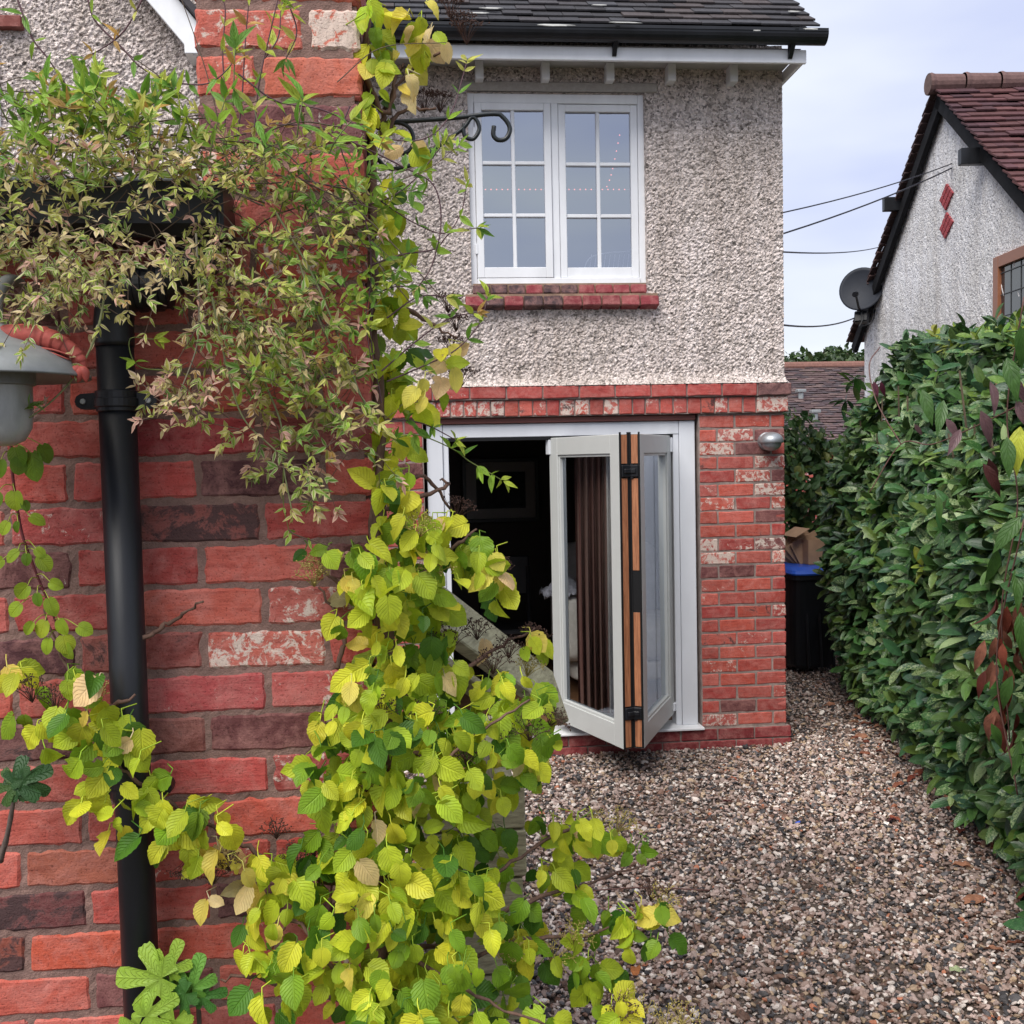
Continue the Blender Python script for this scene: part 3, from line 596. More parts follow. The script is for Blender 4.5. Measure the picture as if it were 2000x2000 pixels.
# lichen and old mortar on the lower tiles
for px, py, w_, h_ in ((925, 16, .07, .012), (905, 25, .06, .012), (1050, 48, .09, .016), (1180, 43, .09, .008), (1130, 10, .05, .008), (1428, 58, .02, .006), (1497, 22, .04, .01), (1530, 55, .05, .01)):
    mb = MB(); d = _ray(px, py); # meet the slope plane
    nrm = np.array([0, -math.sin(sl_), math.cos(sl_)]); q0 = np.array([0, YE-.085, 4.178])+nrm*.038; t = ((q0-CAM)@nrm)/(d@nrm); P = CAM+d*t
    ang = np.linspace(0, 2*math.pi, 15)[:-1]; rr = rng.uniform(.6, 1.2, 14); Up = np.array([1, 0, 0.]); Sp = np.array([0, math.cos(sl_-.12), math.sin(sl_-.12)])
    V = [P+nrm*.003+Up*math.cos(t_)*w_*r_+Sp*math.sin(t_)*h_*1.6*r_ for t_, r_ in zip(ang, rr)]; V2 = [v-nrm*.004 for v in V]; n = 14
    mb.add(V+V2, [[list(range(n))], [[i, i+n, (i+1) % n+n, (i+1) % n] for i in range(n)]])
    mb.build('lichen_patch', M['lichen'], house)
# gable part of the same house at the far left
GY = 5.6
mb = MB(); mb.prism([(-4.2, 0), (XL, 0), (XL, 3.86), (-1.0, 3.86), (-2.9, 6.1), (-4.2, 4.6)], ((0, GY+.03, 0), (1, 0, 0), (0, 0, 1)), -.5); mb.build('gable_core', M['mortarfar'], house)
dashwall('gable_wall', -4.1, XL, 1.6, 5.6, GY, None, .0075, M['dash'], house, side=True, amp=.0042, bell=False, seed=9)
gp = at(362, 103, GY-.14); g0 = at(268, -8, GY-.14); gd = (g0-gp)/np.linalg.norm(g0-gp); gn = np.cross(gd, [0, 1, 0]); gn = gn/np.linalg.norm(gn)
if gn[2] < 0: gn = -gn
mb = MB(); P0 = gp-gd*.02; P1 = gp+gd*2.2
mb.obox((P0+P1)/2+gn*.065, (np.linalg.norm(P1-P0), .03, .125), np.column_stack([gd, [0, 1, 0], gn]), .003); mb.build('bargeboard', M['white'], house)
mb = MB(); mb.obox(gp+np.array([.035, .08, .05]), (.13, .22, .11), np.eye(3), .003); mb.build('barge_foot', M['white'], house)
mb = MB(); mb.obox((P0+P1)/2+gn*.15+np.array([0, .12, 0]), (np.linalg.norm(P1-P0)+.1, .36, .035), np.column_stack([gd, [0, 1, 0], gn]), .004, col=(.05, .045, .05)); mb.build('verge_tiles', M['roof'], house)
wp0 = at(14, 62, GY); mb = MB(); mb.box(-4.0, wp0[0]-.05, GY-.02, GY+.02, wp0[2]-1.3, wp0[2], .004); gw = mb.build('gable_window', M['white'], house)
mb = MB(); mb.box(-3.9, wp0[0]-.13, GY-.026, GY-.022, wp0[2]-1.2, wp0[2]-.08); mb.build('pane', M['lead'], gw)
mb = MB(); mb.box(-4.0, at(46, 40, GY)[0], GY-.05, GY+.0, wp0[2]+.01, wp0[2]+.07, .004, col=(.2, .06, .05)); mb.build('gable_window_head', M['brickfar'], house)

# ------------------------------------------------------------------ folding doors
OX0, OX1 = .05, 1.685
mb = MB(); yd = D+.035
mb.box(OX0, OX0+.095, yd, yd+.12, .135, 2.015, .003); mb.box(OX0+.097, OX0+.13, yd+.012, yd+.12, .135, 1.935, .003)
mb.box(OX0+.097, OX1-.099, yd+.004, yd+.12, 1.935, 2.015, .003)
mb.box(OX1-.097, OX1, yd, yd+.12, .135, 2.015, .003); mb.box(OX1-.135, OX1-.099, yd+.008, yd+.12, .135, 1.9345, .003)
frame = mb.build('door_frame', M['whiteframe'], house)
mb = MB(); mb.box(OX0, OX1+.02, D-.045, yd+.14, .119, .1345, .003); mb.build('threshold', M['white'], frame)
mb = MB(); mb.box(OX0, OX1, yd-.02, yd+.1, 2.018, 2.05, .003); mb.build('door_head_trim', simple('brown_trim', (.16, .05, .04), .6), frame)
mb = MB(); mb.box(OX0+.131, OX1-.136, D+.04, D+.1, 1.915, 1.934); mb.build('door_track', M['blackrub'], frame)
def leaf(P, Q, z0, z1, mirror, name='door_leaf'):
    """door leaf; P hinged (outer) end, Q inner end, both on its outside face"""
    P = np.array([*P, 0.]); Q = np.array([*Q, 0.]); U = Q-P; Ln = np.linalg.norm(U); U /= Ln; Nn = np.array([-U[1], U[0], 0])*mirror   # outward normal
    T = .062; W = .098; Mx = np.column_stack([U, Nn, [0, 0, 1]])
    def bx(mb, u0, u1, n0, n1, a_, b_, c=.002, **k): mb.obox(P+U*(u0+u1)/2+Nn*(n0+n1)/2+np.array([0, 0, (a_+b_)/2]), (abs(u1-u0), abs(n1-n0), b_-a_), Mx, c, **k)
    mb = MB(); e = .006
    bx(mb, e, W, -T, 0, z0, z1, .003); bx(mb, Ln-W, Ln, -T, 0, z0, z1, .003); bx(mb, W, Ln-W, -T, -.001, z1-.105, z1, .003); bx(mb, W, Ln-W, -T, -.001, z0, z0+.125, .003)
    bx(mb, W, W+.014, -T+.01, -.010, z0+.125, z1-.105, .002); bx(mb, Ln-W-.014, Ln-W, -T+.01, -.010, z0+.125, z1-.105, .002)
    bx(mb, W+.014, Ln-W-.014, -T+.01, -.010, z0+.125, z0+.139, .002); bx(mb, W+.014, Ln-W-.014, -T+.01, -.010, z1-.119, z1-.105, .002)
    o = mb.build(name, M['greyframe'], house)
    mb = MB()
    q4 = [P+U*u_+Nn*-.03+np.array([0, 0, z_]) for u_, z_ in ((W+.012, z0+.137), (Ln-W-.012, z0+.137), (Ln-W-.012, z1-.117), (W+.012, z1-.117))]; mb.add(q4, [[[0, 1, 2, 3]]] if mirror < 0 else [[[3, 2, 1, 0]]])
    mb.build('pane', M['doorglass'], o)
    mb = MB()   # black gaskets either side of the bare edge
    bx(mb, -.004, e, -.010, -.001, z0+.004, z1+.01, .001); bx(mb, -.004, e, -T+.001, -T+.012, z0+.004, z1+.01, .001); bx(mb, 0, e-.001, -T+.012, -.010, z0+.004, z1-.002, 0); mb.build('gasket', M['blackrub'], o)
    mb = MB()
    segs = [(z0+.01, z0+.16), (z0+.235, z1-.24), (z1-.16, z1-.004)] if mirror > 0 else [(z0+.01, z0+.16), (z0+.235, z0+.75), (z0+.98, z1-.24), (z1-.16, z1-.004)]
    for a_, b_ in segs: bx(mb, -.003, .003, -T+.014, -.012, a_, b_, .001)
    mb.build('timber_edge', M['oak'], o)
    for zz in (z0+.197, z1-.20):
        mb = MB(); bx(mb, -.014, -.0045, -T-.012, -.008, zz-.032, zz+.032, .003); bx(mb, -.022, -.0145, -T-.012, -.02, zz-.012, zz+.012, .003)
        pc = P+Nn*(-T-.012)-U*.008; mb.lathe([(0, -.04), (.012, -.04), (.012, .04), (0, .04)], pc+np.array([0, 0, zz]), seg=10); mb.build('hinge', M['black'], o, smooth=False)
    mb = MB(); bx(mb, Ln-.02, Ln+.022, -.045, .012, z1-.10, z1-.01, .003); mb.build('guide', M['whiteframe'], o); mb = MB(); bx(mb, Ln-.03, Ln+.01, -.03, .012, z0+.02, z0+.07, .003); mb.build('guide', M['whiteframe'], o)
    return o
ZA, ZB = .205, 1.925
Pl = at(1168, 830, 5.44)[:2]; Pr = at(1207, 830, 5.44)[:2]
leaf(Pl, (at(1036, 850, D+.06)[0], D+.06), ZA, ZB, 1)      # left leaf, faces left
leaf(Pr, (at(1266, 850, D+.06)[0], D+.06), ZA, ZB, -1)
# wall lamps by the corner
lp = at(1455, 832, D-.09)
def bulkhead(pos, nrm, label, mat):
    t = thing('wall_lamp', pos, label, 'wall lamp'); n_ = np.array(nrm, float); s_ = np.cross([0, 0, 1], n_)
    Mx = np.column_stack([s_, n_, [0, 0, 1]]); mb = MB(); V, F = ICO[3]
    P = V*np.array([.072, .075, .055]); keep = P[:, 2] > -.012; P = P.copy(); P[~keep, 2] = -.012+(P[~keep, 2]+.012)*.12; P[:, 1] = np.maximum(P[:, 1], -.06)
    mb.add(P@Mx.T+pos, [F]); mb.build('hood', mat, t, smooth=True)
    mb = MB(); P = V*np.array([.060, .062, .045]); mb.add((P-np.array([0, 0, .014]))@Mx.T+pos, [F]); mb.build('lens', M['lampmetal'] if mat is M['lampmetal'] else M['black'], t, smooth=True)
    mb = MB(); mb.lathe([(0, 0), (.055, 0), (.055, .028), (.045, .034), (0, .034)], pos-n_*.09, n_, 20); mb.build('base', mat, t, smooth=False); return t
bulkhead(lp, (0, -1, 0), 'round hooded silver wall lamp on the brick pier beside the folding doors', M['lampmetal'])
bulkhead(np.array([XR+.09, D+.55, lp[2]+.02]), (1, 0, 0), 'black wall lamp round the corner on the side of the house', M['black'])

# ------------------------------------------------------------------ inside the rooms
pc = at(945, 925, D+3.45); t = thing('framed_picture', pc, 'framed picture with pale mount hanging on the dark back wall of the room', 'picture')
mb = MB()
for a_, b_, c_, d_ in ((-.36, .36, -.3, -.265), (-.36, .36, .265, .3), (-.36, -.325, -.265, .265), (.325, .36, -.265, .265)): mb.box(pc[0]+a_, pc[0]+b_, pc[1]-.02, pc[1]+.02, pc[2]+c_, pc[2]+d_, .003)
mb.build('frame', simple('dark_frame', (.03, .025, .02), .4), t)
mb = MB(); mb.box(pc[0]-.324, pc[0]+.324, pc[1], pc[1]+.015, pc[2]-.264, pc[2]+.264); mb.build('mount', simple('mount', (.5, .48, .45), .8), t)
mb = MB(); mb.box(pc[0]-.23, pc[0]+.23, pc[1]-.006, pc[1]-.001, pc[2]-.17, pc[2]+.17); mb.build('print', simple('print', (.04, .05, .05), .6, .3, .6, 9), t)
# curtain just inside the right jamb
cx = 1.30; mb = MB(); us = np.linspace(0, .42, 60); zs = np.linspace(.16, 1.98, 12); U_, Z_ = np.meshgrid(us, zs, indexing='ij')
Yc = D+.34+.028*np.sin(U_*95+np.sin(Z_*2)*.4)+.01*np.sin(U_*37); Xc = at(1084, 900, D+.34)[0]+U_*.62; k = 12; i, j = np.meshgrid(np.arange(59), np.arange(11), indexing='ij')
mb.add(np.stack([Xc, Yc, Z_], -1), [np.stack([i*k+j, (i+1)*k+j, (i+1)*k+j+1, i*k+j+1], -1).reshape(-1, 4)])
mb2 = MB(); X0 = at(1138, 900, D+.3)[0]; mb2.add(np.stack([X0+U_*.5, Yc-.03, Z_], -1), [np.stack([i*k+j, (i+1)*k+j, (i+1)*k+j+1, i*k+j+1], -1).reshape(-1, 4)]); tag(mb2.build('net_curtain', M['fabricw'], smooth=True), 'pale net curtain hanging beside the striped curtain inside the doorway', 'curtain')
tag(mb.build('curtain', M['curtain'], smooth=True), 'long red and cream striped curtain hanging inside the right of the doorway', 'curtain')
# chair and sofa in the dark room
t = thing('sofa', (1.4, D+1.25, .12), 'pale sofa standing in the room behind the left folding door', 'sofa')
def soft(mb, cen, size, c=.06):
    V, F = ICO[3]; h = np.array(size)/2; P = np.sign(V)*np.abs(V)**.35*h; mb.add(P+np.array(cen), [F])
for nm, cen, sz in (('seat', (1.50, D+1.25, .50), (.78, .8, .28)), ('backrest', (1.42, D+1.66, .86), (.78, .22, .6)), ('armrest', (1.06, D+1.25, .62), (.18, .85, .5)), ('base', (1.48, D+1.25, .30), (.9, .75, .16))):
    mb = MB(); soft(mb, cen, sz); mb.build(nm, M['fabricw'], t, smooth=True)
mb = MB(); n = 26; gx, gy = np.meshgrid(np.linspace(-1, 1, n), np.linspace(-1, 1, n), indexing='ij'); hz = .12*np.exp(-(gx**2+gy**2)*1.5)+rng.normal(0, .012, gx.shape)
i, j = np.meshgrid(np.arange(n-1), np.arange(n-1), indexing='ij'); mb.add(np.stack([1.0+gx*.16, D+1.0+gy*.18, .84+hz], -1), [np.stack([i*n+j, (i+1)*n+j, (i+1)*n+j+1, i*n+j+1], -1).reshape(-1, 4)])
tag(mb.build('blanket', simple('patterned_blanket', (.35, .36, .42), .9, .2, .6, 14), smooth=True), 'crumpled grey and white blanket lying on the pale sofa', 'blanket')
t = thing('chair', (.62, D+1.3, .12), 'dark dining chair standing in the shade of the open doorway', 'chair')
mb = MB(); mb.box(.42, .82, D+1.15, D+1.55, .54, .58, .01); mb.build('seat', M['black'], t)
mb = MB(); mb.box(.43, .81, D+1.53, D+1.56, .78, 1.08, .012); mb.build('backrest', M['black'], t)
for x in (.44, .80):
    for y in (D+1.17, D+1.53): mb = MB(); mb.tube([(x, y, .12), (x, y, 1.0 if y > D+1.4 else .56)], .016, 8); mb.build('leg', M['black'], t)
# upstairs: rack on the inner sill, string of red fairy lights
rk = at(1150, 500, D+.35); t = thing('drying_rack', rk, 'small white wire rack standing behind the right lower upstairs panes', 'rack')
mb = MB(); base = rk
for q in range(9): mb.tube([base+np.array([-.13+q*.03, 0, -.04]), base+np.array([-.11+q*.03, .02, .07])], .003, 5)
mb.tube(smoothpath([base+np.array(p) for p in ((-.17, 0, -.05), (-.13, 0, .04), (-.02, 0, .075), (.13, 0, .085))]), .005, 6); mb.tube([base+np.array((-.18, 0, -.04)), base+np.array((.16, 0, -.04))], .006, 6); mb.build('wire_rack', M['white'], t)
mb = MB(); mb.box(base[0]-.28, base[0]+.02, base[1]-.03, base[1]+.08, base[2]-.09, base[2]-.055, .006); mb.build('tray', M['white'], t)
mt, tt, B_, Ns, Ls = new_mat('red_light'); B_.inputs['Base Color'].default_value = (.6, .1, .08, 1); B_.inputs['Emission Color'].default_value = (1, .25, .18, 1); B_.inputs['Emission Strength'].default_value = 1.2
t = thing('fairy_lights', at(1050, 357, D+.5), 'string of tiny red lights across the upstairs room', 'fairy lights')
P1 = [at(895+i*10.5, 357.5, D+.5) for i in range(29)]; P2 = [at(x, y, D+.5) for x, y in ((1145, 352), (1150, 340), (1153, 330), (1156, 318), (1160, 300), (1163, 285), (1166, 270), (1169, 255))]
mb = MB(); mb.tube([P1[0], P1[-1]], .0008, 4); mb.build('wire', M['white'], t)
for p in P1+P2: mb = MB(); mb.blob(p, .0042, sub=0); mb.build('bulb', mt, t)

# ------------------------------------------------------------------ the near brick wall with its pier
NY = 2.0
nw = thing('brick_wall', (-1, NY, 0), 'old weathered red brick wall with a taller pier at its right end, left foreground', 'wall')
XC = at(690, 440, NY)[0]; XP = at(372, 200, NY)[0]
zref = at(480, 1024, NY)[2]; course = .0822; pitch = .2355
zbase = zref-round(zref/course)*course
xj = at(500, 1140, NY)[0]     # a vertical joint in the course below 1105
rowof = lambda z: int((z-zbase)/course)
def ov(pxs):
    L_ = [(at(x, y, NY)[0], at(x, y, NY)[2], c) for x, y, c in pxs]
    def f(x, z):
        for a, b, c in L_:
            if abs(x-a) < .1 and abs(z-b) < .04: return c
    return f
DK = ((.075, .028, .032), .15, .3)
ovr = ov([(470, 905, DK), (350, 980, ((.22, .07, .06), 0, 1.05)), (480, 1378, ((.12, .04, .04), 0, .4)), (325, 1378, ((.16, .05, .04), 0, .6)), (640, 1060, ((.10, .035, .035), .1, .5)),
          (80, 1715, ((.13, .04, .04), 0, .95)), (500, 1720, DK), (320, 1220, ((.24, .06, .05), .2, .7)), (490, 1220, ((.46, .11, .08), 1.0, 0)), (390, 1300, ((.38, .07, .07), .6, 0)), (590, 1300, ((.42, .09, .08), .7, .2)),
          (380, 1140, ((.45, .10, .07), .3, .1)), (390, 1455, ((.46, .08, .07), .2, 0)), (590, 1140, ((.40, .10, .08), .9, 0)), (320, 905, ((.42, .07, .06), .1, 0)), (650, 905, ((.44, .08, .06), .1, .1)),
          (110, 980, ((.34, .06, .055), .7, 0)), (60, 1270, DK), (30, 1430, ((.08, .03, .03), 0, .7)), (120, 1640, ((.36, .11, .07), .1, .5)), (140, 1795, ((.48, .09, .05), .1, .1)), (80, 1875, ((.46, .1, .07), .2, 0)), (30, 1795, ((.22, .06, .04), 0, 1.0)),
          (600, 1500, ((.48, .09, .06), .4, 0)), (450, 1540, ((.5, .1, .07), .3, 0)), (640, 1720, DK), (420, 820, ((.30, .04, .045), .1, 0)), (240, 820, ((.28, .04, .04), .1, 0)), (600, 820, ((.22, .05, .045), .6, .1))])
ZG = at(200, 415, NY)[2]
fr = FRONT(NY); mb = MB()
rows = int((ZG-zbase)/course)+1; r0 = rowof(at(500, 1140, NY)[2]) % 2
bond(mb, fr, -2.6, XC, zbase, rows, course, pitch, .0092, xj-(pitch/2 if r0 else 0), .12, .25, override=ovr, nx=12, nz=5, jit=.0016, rnd=.006)
zp = zbase+rows*course; cp = .0885
x2 = at(580, 50, NY)[0]; x1 = at(489, 150, NY)[0]
for r in range(16):
    xs = [XP, x2-.003, XC] if r % 2 else [XP, x1, XC]
    for a_, b_ in zip(xs[:-1], xs[1:]):
        zb = zp+r*cp; c, ax = brick_look(.08, .3); c = np.array(random.choice([(.48, .10, .065), (.52, .13, .08), (.46, .10, .07)]))  # orange-red pier bricks, sunlit brightness put into their colour
        if abs(zb+cp/2-at(640, 222, NY)[2]) < cp/2: c = np.array((.14, .05, .055))
        if abs(zb+cp/2-at(640, 50, NY)[2]) < cp/2 and b_ == XC: ax = np.array((1.25, 0, .37))
        brick(mb, fr, a_+(0 if a_ == XP else .006), b_-(0 if b_ == XC else .006), zb+.006, zb+cp-.006, c=c, a=ax, nx=12, nz=5, jit=.0018, rnd=.006)
# end face of the wall, seen edge-on past the corner
fs = SIDE(XC)
bond(mb, fs, NY+.004, NY+.34, zbase, rows, course, .22, .011, NY, .1, .3, nx=6, nz=4, jit=.0014, rnd=.005); bond(mb, fs, NY+.004, NY+.34, zp, 16, cp, .22, .011, NY+.1, .1, .3, nx=6, nz=4, jit=.0014, rnd=.005)
bk = mb.build('brickwork', M['brick'], nw)
# mortar: slightly uneven sheet behind the brick faces
mb = MB(); xs = np.arange(-2.6, XC-.004, .012); zs = np.arange(0, 4.0, .012); X, Z = np.meshgrid(xs, zs, indexing='ij'); k = len(zs)
Ym = NY+.0032+rng.normal(0, .0008, X.shape); i, j = np.meshgrid(np.arange(len(xs)-1), np.arange(k-1), indexing='ij')
keep = ~((Z[:-1, :-1] > zp-.01) & (X[:-1, :-1] < XP+.003)); i, j = i[keep], j[keep]
mb.add(np.stack([X, Ym, Z], -1), [np.stack([i*k+j, (i+1)*k+j, (i+1)*k+j+1, i*k+j+1], -1).reshape(-1, 4)])
mb.box(-2.6, XC-.006, NY+.012, NY+.335, 0, zp-.01); mb.box(XP+.004, XC-.006, NY+.012, NY+.335, zp-.01, 3.9); mb.build('mortar', M['mortar'], nw)
mb = MB(); mb.box(-2.6, XP-.01, NY-.02, NY+1.2, zp-.005, zp+.03, .004); mb.build('roof_deck', M['lead'], nw)

# gutter along the low roof edge
gz = at(300, 445, NY-.12)[2]; gx1 = at(424, 400, NY-.12)[0]; gzt = at(300, 345, NY-.12)[2]
t = thing('rain_gutter', (gx1-.5, NY-.08, gz), 'black square gutter half hidden by the leafy climber on the brick wall', 'gutter')
mb = MB(); mb.prism([(NY-.13, gz+.02), (NY-.11, gz), (NY-.02, gz), (NY-.012, gz+.02), (NY-.012, gzt-.01), (NY-.02, gzt-.01), (NY-.02, gz+.008), (NY-.108, gz+.008), (NY-.124, gz+.024), (NY-.124, gzt), (NY-.135, gzt)], ((-2.6, 0, 0), (0, 1, 0), (0, 0, 1)), gx1-.012+2.6)
mb.build('channel', M['black'], t)
mb = MB(); mb.box(gx1-.014, gx1, NY-.137, NY-.01, gz-.004, gzt+.002, .006); mb.build('stop_end', M['black'], t)
# down pipe with offset, socket and clips
YP = NY-.062; rp = .033
ptop = at(213, 612, YP); pbot = at(262, 1932, YP); pbot = pbot+(pbot-ptop)*.3
pel = at(213, 560, YP); pmid = at(290, 545, YP); pup = at(372, 512, YP); pout = at(388, 440, YP)
t = thing('drainpipe', (pbot[0], YP, 0), 'black plastic drainpipe running down the red brick wall with an offset bend at top', 'drainpipe')
ptop[0] = pel[0]
mb = MB(); mb.tube([(pel[0]+.002, YP, .02), (pel[0], YP, 1.2), (pel[0], YP, pel[2]-.06)], rp, 28); mb.build('pipe', M['black'], t, smooth=True)
mb = MB(); mb.tube(smoothpath([(pel[0], YP, pel[2]-.09), (pel[0], YP, pel[2]-.045), (pel[0]+.010, YP, pel[2]-.005), (pel[0]+.05, YP, pel[2]+.012), pmid, pup-np.array([.03, 0, .0]), (pup[0]-.004, YP, pup[2]+.02), (pout[0], YP, pout[2]-.02), (pout[0], YP, gz+.01)], 6), rp+.002, 28); mb.build('bend', M['black'], t, smooth=True)
def ringed(nm, cen, ax, hs, rs, par):
    mb = MB(); mb.lathe([(0, hs[0])]+list(zip(rs, hs))+[(0, hs[-1])], cen, ax, 30); return mb.build(nm, M['black'], par, smooth=False)
so_ = ringed('socket', pmid, (pmid-np.array([pel[0]+.05, YP, pel[2]+.012])), [-.032, -.028, -.016, -.014, -.002, .0, .012, .014, .024, .028], [.036, .041, .041, .038, .038, .042, .042, .038, .038, .041], t)
so2 = ringed('socket', pup+np.array([.004, 0, .025]), (.25, 0, 1), [-.02, -.016, -.004, 0, .014, .018], [.036, .041, .041, .037, .037, .041], t)
def clip(px, py):
    c = at(px, py, YP); c[0] = pel[0]; mb = MB(); 
    mb.lathe([(rp, -.020), (rp+.004, -.018), (rp+.004, -.012), (rp+.008, -.010), (rp+.008, .004), (rp+.004, .006), (rp+.004, .016), (rp, .018)], c, (0, 0, 1), 30)
    for s_ in (-1, 1):
        mb.prism([(rp*.8, -.014), (.062, -.014), (.070, -.009), (.073, 0), (.070, .009), (.062, .014), (rp*.8, .016)], (c+np.array([0, .022, 0]), (s_, 0, 0), (0, 0, 1)), .03*s_)
    o = mb.build('clip', M['black'], t)
    for s_ in (-1, 1): mb = MB(); mb.lathe([(0, .0), (.0055, .0), (.0045, .003), (0, .003)], c+np.array([s_*.058, -.0085, 0]), (0, -1, 0), 10); mb.build('screw', M['galv'], o)
clip(222, 757); clip(256, 1487)
ringed('coupler', (pel[0], YP, at(222, 745, YP)[2]), (0, 0, 1), [-.008, -.006, .006, .008], [.034, .038, .038, .034], t)

# wrought iron hanging bracket on the end of the pier
YB = NY+.10
t = thing('hanging_bracket', at(690, 240, YB), 'black wrought iron hanging basket bracket with scrolls, on the pier corner', 'bracket')
mb = MB(); a = at(698, 165, YB); b = at(712, 430, YB); mb.box(XC+.002, XC+.009, YB-.012, YB+.012, b[2], a[2], .002); mb.build('back_plate', M['iron'], t)
mb = MB(); P = [at(x, y, YB) for x, y in ((736, 214), (733, 190), (720, 184), (707, 196), (706, 218), (722, 231), (760, 229), (850, 223), (930, 215), (950, 222), (962, 242), (955, 261), (940, 264), (931, 255), (932, 238))]
mb.tube(smoothpath(P, 6), [.0048]*((len(P)-1)*6+1), 8); mb.build('arm', M['iron'], t, smooth=True)
mb = MB(); P = [at(x, y, YB) for x, y in ((718, 250), (730, 236), (755, 232), (775, 245), (780, 270), (768, 287), (745, 290), (728, 280))]; mb.tube(smoothpath(P, 6), .0042, 8); mb.build('scroll', M['iron'], t, smooth=True)
mb = MB(); P = [at(x, y, YB) for x, y in ((712, 300), (735, 318), (775, 312), (800, 295), (870, 245), (889, 222), (900, 228), (904, 245), (893, 262), (878, 258), (874, 243), (876, 234))]; mb.tube(smoothpath(P, 6), .0042, 8); mb.build('brace', M['iron'], t, smooth=True)

# barn lamp at the left edge, with a toy lobster lying on its shade
YL = NY-.24; lc = at(0, 700, YL)
t = thing('barn_lamp', lc, 'grey metal barn lamp with frosted glass dome at the left edge of the brick wall', 'wall lamp')
rs = at(165, 695, YL)[0]-lc[0]
mb = MB(); zt = at(0, 655, YL)[2]
mb.lathe([(.03, zt-lc[2]+.035), (.05, zt-lc[2]+.012), (rs*.62, zt-lc[2]-.004), (rs*.9, zt-lc[2]-.028), (rs, zt-lc[2]-.048), (rs, zt-lc[2]-.052), (rs*.9, zt-lc[2]-.036), (rs*.6, zt-lc[2]-.018), (.02, zt-lc[2]-.01)], lc, (0, 0, 1), 48); mb.build('shade', M['lampgrey'], t, smooth=True)
rg = at(60, 760, YL)[0]-lc[0]; zb_ = at(0, 842, YL)[2]-lc[2]; zg = at(0, 715, YL)[2]-lc[2]
mb = MB(); mb.lathe([(rg*.99, zg+.03), (rg, zg-.02), (rg, zb_+.05), (rg*.93, zb_+.028), (rg*.7, zb_+.009), (rg*.35, zb_+.001), (0, zb_)], lc, (0, 0, 1), 40); mb.build('glass_dome', M['frost'], t, smooth=True)
mb = MB(); mb.lathe([(rg*1.08, zg+.035), (rg*1.12, zg+.02), (rg*1.12, zg-.01), (rg*1.02, zg-.012)], lc, (0, 0, 1), 40); mb.build('collar', M['lampgrey'], t, smooth=False)
mb = MB(); mb.tube(smoothpath([lc+np.array((0, 0, .05)), lc+np.array((0, 0, .12)), lc+np.array((0, .08, .16)), lc+np.array((0, .22, .12))], 6), .011, 10); mb.build('arm', M['lampgrey'], t, smooth=True)
# lobster
lb0 = at(-20, 632, YL); lb1 = at(160, 705, YL)
t = thing('lobster_ornament', lb0, 'red painted lobster ornament lying on the shade of the grey barn lamp', 'ornament')
path = smoothpath([at(x, y, YL-.02) for x, y in ((-75, 640), (-30, 634), (30, 632), (62, 634), (90, 640), (118, 652), (140, 668), (152, 684), (158, 700))], 14)
rad = np.interp(np.linspace(0, 1, len(path)), [0, .08, .3, .5, .7, .85, 1], [.004, .013, .0165, .0165, .012, .010, .004])
rad = rad*1.12*(1+.14*((np.arange(len(path)) % 9)/9.-.5)*(np.linspace(0, 1, len(path)) > .42)); mb = MB(); mb.tube(path, rad, 16); mb.build('body', M['terracotta'], t, smooth=True)
for s_, pts in enumerate((((150, 692), (160, 704), (163, 722)), ((150, 692), (150, 706), (147, 722)), ((150, 690), (140, 702), (138, 714)))):
    mb = MB(); mb.tube(smoothpath([at(x, y, YL-.03) for x, y in pts], 5), [.004, .005, .007, .008, .008, .008, .007, .006, .005, .003, .001], 8); mb.build('tail_fan', M['terracotta'], t, smooth=True)
for pts in (((20, 646), (45, 658), (90, 664), (130, 678)), ((40, 648), (60, 655), (100, 660), (138, 672)), ((0, 646), (25, 660), (60, 666), (100, 668)), ((-10, 640), (-30, 655), (-60, 660), (-80, 655))):
    mb = MB(); P = smoothpath([at(x, y, YL-.035) for x, y in pts], 5); mb.tube(P, np.linspace(.0035, .0012, len(P)), 6); mb.build('leg', M['terracotta'], t, smooth=True)

# ------------------------------------------------------------------ timber behind the climber
t = thing('timber_planter', at(930, 1600, 2.75), 'raised bed of stacked grey timber boards half hidden behind the yellow-green climber', 'planter')
tx0 = at(800, 1600, 2.75)[0]; tx1 = at(988, 1600, 2.75)[0]
for i in range(5):
    z1 = at(900, 1480, 2.75)[2]-i*.135; 
    if z1 < .05: break
    mb = MB(); mb.box(tx0, tx1+random.uniform(-.01, .01), 2.75, 2.80, max(z1-.128, .0), z1, .004); mb.build('board', M['weather'], t)
    mb = MB(); mb.box(tx1-.07, tx1-.02, 2.802, 3.5, max(z1-.128, .0), z1, .004); mb.build('board', M['weather'], t)
p0 = at(822, 1160, 2.66); p1 = at(1050, 1318, 3.0); p0[2] += .02
ux = (p1-p0); Ln = np.linalg.norm(ux); ux /= Ln; sy = np.cross([0, 0, 1], ux); sy /= np.linalg.norm(sy); up = np.cross(ux, sy)
tilt = .85; s2 = sy*math.cos(tilt)+up*math.sin(tilt); u2 = np.cross(ux, s2)
mb = MB(); mb.obox((p0+p1)/2, (Ln, .19, .035), np.column_stack([ux, s2, u2]), .004)
pl = mb.build('timber_plank', M['weather']); tag(pl, 'weathered mossy plank sloping down to the right in front of the open doors', 'plank')
mb = MB(); mb.obox((p0+p1)/2-u2*.02+np.array([-.05, .2, -.12]), (Ln*.8, .04, .05), np.column_stack([ux, s2, u2]), .004)
o = mb.build('batten', M['weather'], pl)

